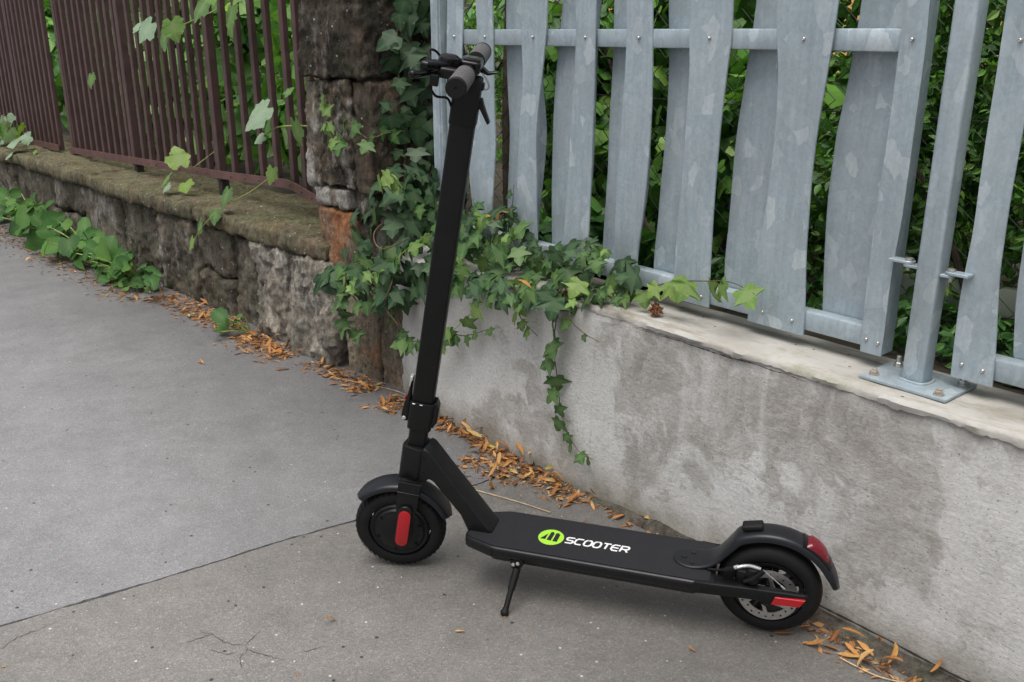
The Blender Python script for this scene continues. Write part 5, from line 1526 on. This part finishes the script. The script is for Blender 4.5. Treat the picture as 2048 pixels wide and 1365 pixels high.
# brake disc, a ring with real holes: built as a grid ring with square-ish openings rounded
def disc(c, y0, y1, r0, r1, holes):
    bm = B()
    n = holes * 8
    rr_ = np.linspace(r0, r1, 9)
    V = {}
    def vert(i, k, y):
        key = (i % n, k, y)
        if key not in V:
            a = 2 * math.pi * i / n
            V[key] = bm.verts.new((c[0] + rr_[k] * math.cos(a), y, c[2] + rr_[k] * math.sin(a)))
        return V[key]
    rh = 2.6e-3
    def open_(i, k):
        a = 2 * math.pi * (i + .5) / n; r = (rr_[k] + rr_[k + 1]) / 2
        for h in range(holes):
            ah = 2 * math.pi * (h + .5) / holes; rhd = r0 + (r1 - r0) * (.36 if h % 2 else .66)
            if math.dist((r * math.cos(a), r * math.sin(a)), (rhd * math.cos(ah), rhd * math.sin(ah))) < rh: return True
        return False
    for i in range(n):
        for k in range(8):
            if open_(i, k): continue
            bm.faces.new([vert(i, k, y0), vert(i + 1, k, y0), vert(i + 1, k + 1, y0), vert(i, k + 1, y0)])
            bm.faces.new([vert(i, k, y1), vert(i, k + 1, y1), vert(i + 1, k + 1, y1), vert(i + 1, k, y1)])
        for k in (0, 8):
            bm.faces.new([vert(i, k, y0), vert(i + 1, k, y0), vert(i + 1, k, y1), vert(i, k, y1)])
    return bm
dsc = spart('brake_disc', disc(HUBR, -.0335, -.0315, .043, .0605, 22), M['steel'], rwh, smooth=20)
for k in range(6):
    a = 2 * math.pi * k / 6
    p0 = Vector((HUBR[0] + .018 * math.cos(a), -.0325, HUBR[2] + .018 * math.sin(a))); p1 = Vector((HUBR[0] + .046 * math.cos(a + .5), -.0325, HUBR[2] + .046 * math.sin(a + .5)))
    bm = B(); tube(bm, [p0, p0.lerp(p1, .5), p1], [.006, .0035, .005], 6)
    for v in bm.verts: v.co.y = -.0325 + (v.co.y + .0325) * .25
    spart('disc_arm', bm, M['steel'], dsc)
# caliper above the arm
bm = B(); box(bm, .772, .800, -.050, -.024, .138, .168, bev=.005); box(bm, .792, .818, -.054, -.022, .142, .176, bev=.006)
ca = spart('brake_caliper', bm, M['blk_plastic'])
bm = B(); lathe(bm, [(-.060, .007), (-.058, .011), (-.048, .012), (-.046, .010)], (.806, 0, .156), 'y', 20); spart('caliper_knob', bm, M['blk_gloss'], ca)
bm = B(); tube(bm, [(.790, -.056, .150), (.806, -.0585, .160), (.826, -.058, .184)], [.0045, .006, .005], 8); spart('caliper_arm', bm, M['blk_plastic'], ca)
bm = B(); tube(bm, [(.752, -.048, .164), (.770, -.052, .176)], .0062, 10); spart('cable_adjuster', bm, M['blk_plastic'], ca)
sp_path = smooth_path([(.772, -.053, .178), (.786, -.055, .186), (.800, -.0565, .190), (.820, -.057, .187)], 14)
bm = B(); tube(bm, sp_path, [.0030 + (.0009 if i % 2 else 0) for i in range(len(sp_path))], 8, True); spart('cable_spring', bm, M['alu'], ca, smooth=0)
bm = B(); tube(bm, [(.765, -.052, .1745), (.776, -.0535, .1815)], .0042, 10); spart('ferrule', bm, M['alu'], ca)
bm = B(); tube(bm, [(.824, -.058, .186), (.846, -.057, .168), (.868, -.055, .148)], .0010, 5); spart('brake_wire', bm, M['alu'], ca)
bm = B(); tube(bm, [(.862, -.0555, .153), (.869, -.055, .147)], .0022, 8); spart('wire_end', bm, M['alu'], ca)
bm = B(); tube(bm, smooth_path([(.715, -.030, .146), (.735, -.040, .155), (.752, -.048, .164)], 5), .0028, 8); spart('cable', bm, M['blk_rubber'], ca)
# rear fender: tongue on the deck, S-bend, arch
ctl = [(.640, 0, .1480), (.660, 0, .1482), (.682, 0, .1486), (.700, 0, .1512), (.716, 0, .1585), (.730, 0, .1715), (.742, 0, .1885), (.7545, 0, .2085)] + [(HUBR[0] + .1395 * math.cos(R(a)), 0, HUBR[2] + .1395 * math.sin(R(a))) for a in range(120, 9, -11)]
pth = [(v.x, v.z) for v in smooth_path(ctl, 5)]
def hw_r(t_):
    x = t_
    if x < .11: return .035 * math.sqrt(max(.04, 1 - ((.11 - x) / .11) ** 2))
    if x > .93: return .0275 * math.sqrt(max(.03, 1 - ((x - .93) / .07) ** 2))
    return .035 - .0075 * min(1, max(0, (x - .11) / .2))
bm = fender(pth, hw_r, lambda t_: 0.0015 + .0060 * min(1, max(0, (t_ - .15) / .3)) ** 1.5, lambda t_: (.001 + .005 * min(1, max(0, (t_ - .15) / .3)) ** 1.5) * (1 if t_ < .9 else (1 - t_) * 10), .003)
rfd = spart('rear_fender', bm, M['fender'], smooth=50)
for (bx, by) in ((.662, -.002), (.679, .016), (.681, -.019)):
    bm = B(); lathe(bm, [(.1470, .0058), (.1494, .0058), (.1492, .0040), (.1480, .0028)], (bx, by, .0006), 'z', 18); spart('screw_hole', bm, M['blk_hole'], rfd)
a = R(107); c0 = Vector((HUBR[0] + .1425 * math.cos(a), 0, HUBR[2] + .1425 * math.sin(a)))
bm = B(); box(bm, -.021, .021, -.013, .013, -.003, .010, bev=.0045, seg=3)
bm.transform(Matrix.Translation(c0) @ Matrix.Rotation(R(-13), 4, 'Y')); spart('rubber_hook', bm, M['blk_rubber'], rfd)
# tail light wrapped on the arch
bm = B(); rows = []
for k in range(13):
    a = R(62 - 27 * k / 12)
    h = .0125 * math.sin(math.pi * min(1, .22 + k / 12 * .9)) ** .5 if k not in (0, 12) else .004
    d = Vector((math.cos(a), 0, math.sin(a)))
    wd = .0215 - .003 * (k / 12)
    row = []
    for y, f_ in ((-1.06, -.9), (-1, .25), (-.8, .82), (-.4, .98), (0, 1), (.4, .98), (.8, .82), (1, .25), (1.06, -.9)):
        row.append(bm.verts.new(Vector(HUBR) + d * (.1375 + h * f_) + Vector((0, y * wd, 0))))
    rows.append(row)
for r0_, r1_ in zip(rows, rows[1:]):
    for k in range(8): bm.faces.new([r0_[k], r0_[k + 1], r1_[k + 1], r1_[k]])
bm.faces.new(rows[0]); bm.faces.new(list(reversed(rows[-1])))
spart('tail_light', bm, M['red_lens'], rfd, smooth=40, label='dark red tail light on the rear fender')
bm = B(); rows = []
for k in range(9):
    a = R(65.5 - 31 * k / 8); d = Vector((math.cos(a), 0, math.sin(a)))
    rows.append([bm.verts.new(Vector(HUBR) + d * (.1335 + f_) + Vector((0, y, 0))) for y, f_ in ((-.0250, -.004), (-.0243, .0045), (-.016, .0072), (.016, .0072), (.0243, .0045), (.0250, -.004))])
for r0_, r1_ in zip(rows, rows[1:]):
    for k in range(5): bm.faces.new([r0_[k], r0_[k + 1], r1_[k + 1], r1_[k]])
bm.faces.new(rows[0]); bm.faces.new(list(reversed(rows[-1])))
spart('light_base', bm, M['blk_gloss'], rfd, smooth=40)
# kickstand
bm = prism([(.296, .116), (.326, .120), (.327, .108), (.318, .094), (.308, .090), (.300, .094)], 'y', -.074, -.062, .0015, 2)
ks = spart('kickstand', bm, M['blk_metal'])
for (bx, bz) in ((.304, .106), (.3145, .110)):
    bm = B(); lathe(bm, [(-.0775, .0018), (-.0768, .0036), (-.0735, .0042)], (bx, 0, bz), 'y', 14); spart('bolt', bm, M['alu'], ks)
K0 = Vector((.311, -.070, .094)); K1 = Vector((.299, -.1275, .0155))
bm = B(); tube(bm, [K0, K0.lerp(K1, .48)], [.0088, .0080], 14); spart('leg_sleeve', bm, M['blk_metal'], ks)
bm = B(); tube(bm, [K0.lerp(K1, .30), K0.lerp(K1, .85), K0.lerp(K1, .93), K1], [.0062, .0062, .0068, .0092], 14)
lg_ = spart('leg', bm, M['blk_metal'], ks, smooth=60)
bm = B(); bmesh.ops.create_uvsphere(bm, u_segments=16, v_segments=10, radius=.0094, matrix=Matrix.Translation(K1 + Vector((0, 0, .0015))))
spart('foot', bm, M['blk_rubber'], ks, smooth=60)

# ------------------------------------------------------------------ fallen linden bracts and bits on the pavement
def bract_mesh(seed):
    rr = random.Random(seed)
    bm = B(); lay = bm.verts.layers.float.new('rib')
    curl = rr.uniform(-1.6, 1.6); cup = rr.uniform(.15, .5); tw = rr.uniform(-.9, .9)
    n = 6; rows = []
    ang = 0; p = Vector((0, 0, 0))
    for i in range(n + 1):
        t_ = i / n
        wd = .13 * (math.sin(math.pi * (.06 + .9 * t_)) ** .7) * rr.uniform(.8, 1.15)
        a = tw * (t_ - .5)
        row = []
        for x, r_ in ((-1, 0), (0, 1), (1, 0)):
            off = Vector((x * wd * math.cos(a), 0, x * wd * math.sin(a) + abs(x) * wd * cup))
            v = bm.verts.new(p + off); v[lay] = r_; row.append(v)
        rows.append(row)
        ang += curl / n
        p = p + Vector((0, math.cos(ang), math.sin(ang))) / n
    for a_, b_ in zip(rows, rows[1:]):
        for k in range(2): bm.faces.new([a_[k], a_[k + 1], b_[k + 1], b_[k]])
    zc = sum(v.co.z for v in bm.verts) / len(bm.verts)
    zm = min(v.co.z for v in bm.verts)
    for v in bm.verts: v.co.z -= zm + (zc - zm) * .15
    me = bpy.data.meshes.new('bract'); bm.to_mesh(me); bm.free(); me.shade_smooth(); me.materials.append(M['bract'])
    return me
BR = [bract_mesh(k) for k in range(12)]
rb = random.Random(77)
LIT = [  # frame, s range, n mean, n sd, pile height, individuals, mass, label, group
    (FS, -4.2, -1.75, -.21, .055, .006, 34, 150, 'dry orange linden bract in the strip beside the weeds', 'bracts beside the weeds'),
    (FS, -1.80, -1.05, -.08, .045, .012, 46, 120, 'dry orange linden bract along the foot of the brown stones', 'bracts along the brown stones'),
    (FS, -.98, -.58, -.10, .045, .022, 42, 110, 'dry orange linden bract in the heap below the grey stones', 'bracts below the grey stones'),
    (FS, -.50, -.08, -.06, .03, .012, 20, 60, 'dry orange linden bract at the foot of the stone pillar', 'bracts at the pillar foot'),
    (FC, .02, .14, -.06, .03, .010, 8, 30, 'dry orange linden bract at the foot of the stone pillar', 'bracts at the pillar foot'),
    (FC, .24, .66, -.022, .012, .016, 40, 70, 'curled orange linden bract along the concrete wall behind the stem', 'bracts along the concrete wall'),
    (FC, .56, .78, -.085, .05, .012, 34, 60, 'curled tan linden bract at the pavement joint behind the scooter neck', 'bracts at the joint'),
    (FC, .72, .98, -.045, .03, .012, 20, 40, 'curled tan linden bract at the pavement joint behind the scooter neck', 'bracts at the joint'),
    (FC, 1.0, 1.42, -.02, .012, .012, 7, 12, 'curled orange linden bract on the mortar foot behind the deck', 'bracts behind the deck'),
    (FC, 1.54, 1.98, -.055, .022, .012, 24, 40, 'curled orange linden bract by the wall behind the rear wheel', 'bracts by the rear wheel')]
mass = B(); lay_m = mass.verts.layers.float.new('rib')
for fr, s0, s1, nm_, nsd, hgt, ni, nmass, lab, grp in LIT:
    for q in range(ni + nmass * 5):
        s_ = rb.uniform(s0, s1)
        n_ = min(-.006, rb.gauss(nm_, nsd))
        L = rb.uniform(.026, .056) if q < ni else rb.uniform(.010, .036)
        rot = Matrix.Rotation(rb.uniform(0, 6.28), 4, 'Z') @ Matrix.Rotation(max(-.3, min(.3, rb.gauss(0, .15))), 4, 'X') @ Matrix.Rotation(rb.gauss(0, .35), 4, 'Y')
        z_ = .0015 + (abs(rb.gauss(0, hgt)) if q < ni * .8 and nsd < .06 else .001)
        if q < ni:
            o = bpy.data.objects.new('fallen_bract', rb.choice(BR)); COL.objects.link(o)
            o.matrix_world = fr @ Matrix.Translation((s_, n_, z_)) @ rot @ Matrix.Diagonal((L, L, L, 1))
            tag(o, lab, 'dry leaf', grp)
        else:
            wp = fr @ Vector((s_, n_, .0015 + rb.uniform(0, .003)))
            bs = (fr.to_3x3() @ rot.to_3x3())
            quad(mass, lay_m, wp, bs, L, rb.uniform(.12, .42))
for (x, y, L) in ((-.884, 3.246, .055), (-1.203, 3.34, .035), (-1.19, 3.33, .03), (.60, 1.62, .055), (.55, 1.655, .04), (-.399, 1.685, .03), (-.02, 2.06, .03), (.24, 2.03, .05), (.16, 2.10, .045), (.66, 1.585, .05), (-.12, 1.66, .022), (.36, 1.60, .02)):
    o = bpy.data.objects.new('fallen_bract', rb.choice(BR)); COL.objects.link(o)
    o.matrix_world = Matrix.Translation((x, y, .003)) @ Matrix.Rotation(R(-100) + rb.gauss(0, .5), 4, 'Z') @ Matrix.Diagonal((L, L, L, 1))
    tag(o, 'single yellowish linden bract lying alone on the asphalt', 'dry leaf', 'lone bracts on the asphalt')
for _ in range(170):
    x_, y_ = rb.uniform(-1.3, .9), rb.uniform(1.45, 3.3)
    if (x_ + .404) * .7683 + (y_ - 3.008) * .6401 > -.05 or rb.random() < .35 * abs(x_ + .2): continue
    quad(mass, lay_m, Vector((x_, y_, .0012)), Matrix.Rotation(rb.uniform(0, 6.28), 3, 'Z') @ Matrix.Rotation(rb.gauss(0, .3), 3, 'X'), rb.uniform(.004, .014), rb.uniform(.15, .6))
for s_, n_, z_, a_, L_ in IVY_BRACTS:
    o = bpy.data.objects.new('fallen_bract', rb.choice(BR)); COL.objects.link(o)
    o.matrix_world = FC @ Matrix.Translation((s_, n_, z_)) @ Matrix.Rotation(a_, 4, 'Y') @ Matrix.Rotation(R(-80), 4, 'Z') @ Matrix.Rotation(R(40), 4, 'X') @ Matrix.Diagonal((L_, L_, L_, 1))
    tag(o, 'dry tan linden bract caught among the ivy leaves on the wall top', 'dry leaf', 'bracts caught in the ivy')
top('leaf_litter', mass, M['bract_mass'], FW, (-.5, 3.0, 0), 'crumbled orange leaf litter along the foot of both walls', 'leaf litter', kind='stuff', smooth=0)
# dry stalks
rk = random.Random(2)
for pts, lab in (([(-.10, 2.29), (.02, 2.22), (.10, 2.165)], 'long thin pale stalk on the asphalt behind the scooter neck'), ([(-.66, 3.17), (-.45, 3.06), (-.37, 3.0)], 'thin pale stalk on the asphalt at the pillar foot'), ([(.66, 1.57), (.72, 1.51), (.80, 1.485)], 'thin pale stalk beside the concrete wall near the rear wheel')):
    bm = B(); tube(bm, smooth_path([(x, y, .004) for x, y in pts], 6), .0013, 5)
    top('dry_stalk', bm, M['twig'], FW, (*pts[0], 0), lab, 'stalk')
# a few loose stones and a dry burr on the wall
for (x, y, r_, lab) in ((.075, 2.42, .016, 'dark loose stone at the pavement joint by the wall'),):
    bm = B(); bmesh.ops.create_icosphere(bm, subdivisions=3, radius=r_)
    for v in bm.verts:
        v.co *= 1 + .5 * fbm(v.co + Vector((x * 10, 0, 0)), 30, 3) * .6; v.co.z *= (.45 if x > 0 else .10)
    bmesh.ops.translate(bm, verts=bm.verts, vec=(x, y, r_ * .3 if x > 0 else 0.0004))
    top('stone', bm, M['soil'] if x > 0 else M['joint'], FW, (x, y, 0), lab, 'stone')
bm = B()
lay_b = bm.verts.layers.float.new('rib')
for _ in range(260):
    d = Vector((rk.gauss(0, 1), rk.gauss(0, 1), rk.gauss(0, 1))).normalized()
    p = Vector((1.125, .047, .556)) + d * .012 * rk.uniform(.3, 1)
    quad(bm, lay_b, p, basis((rk.gauss(0, 1), rk.gauss(0, 1), rk.gauss(0, 1)), d), rk.uniform(.006, .014), .35)
top('dry_burr', bm, M['burr'], FC, (1.125, .047, .537), 'small shaggy brown dry seed head lying on the wall top', 'seed head', smooth=0)
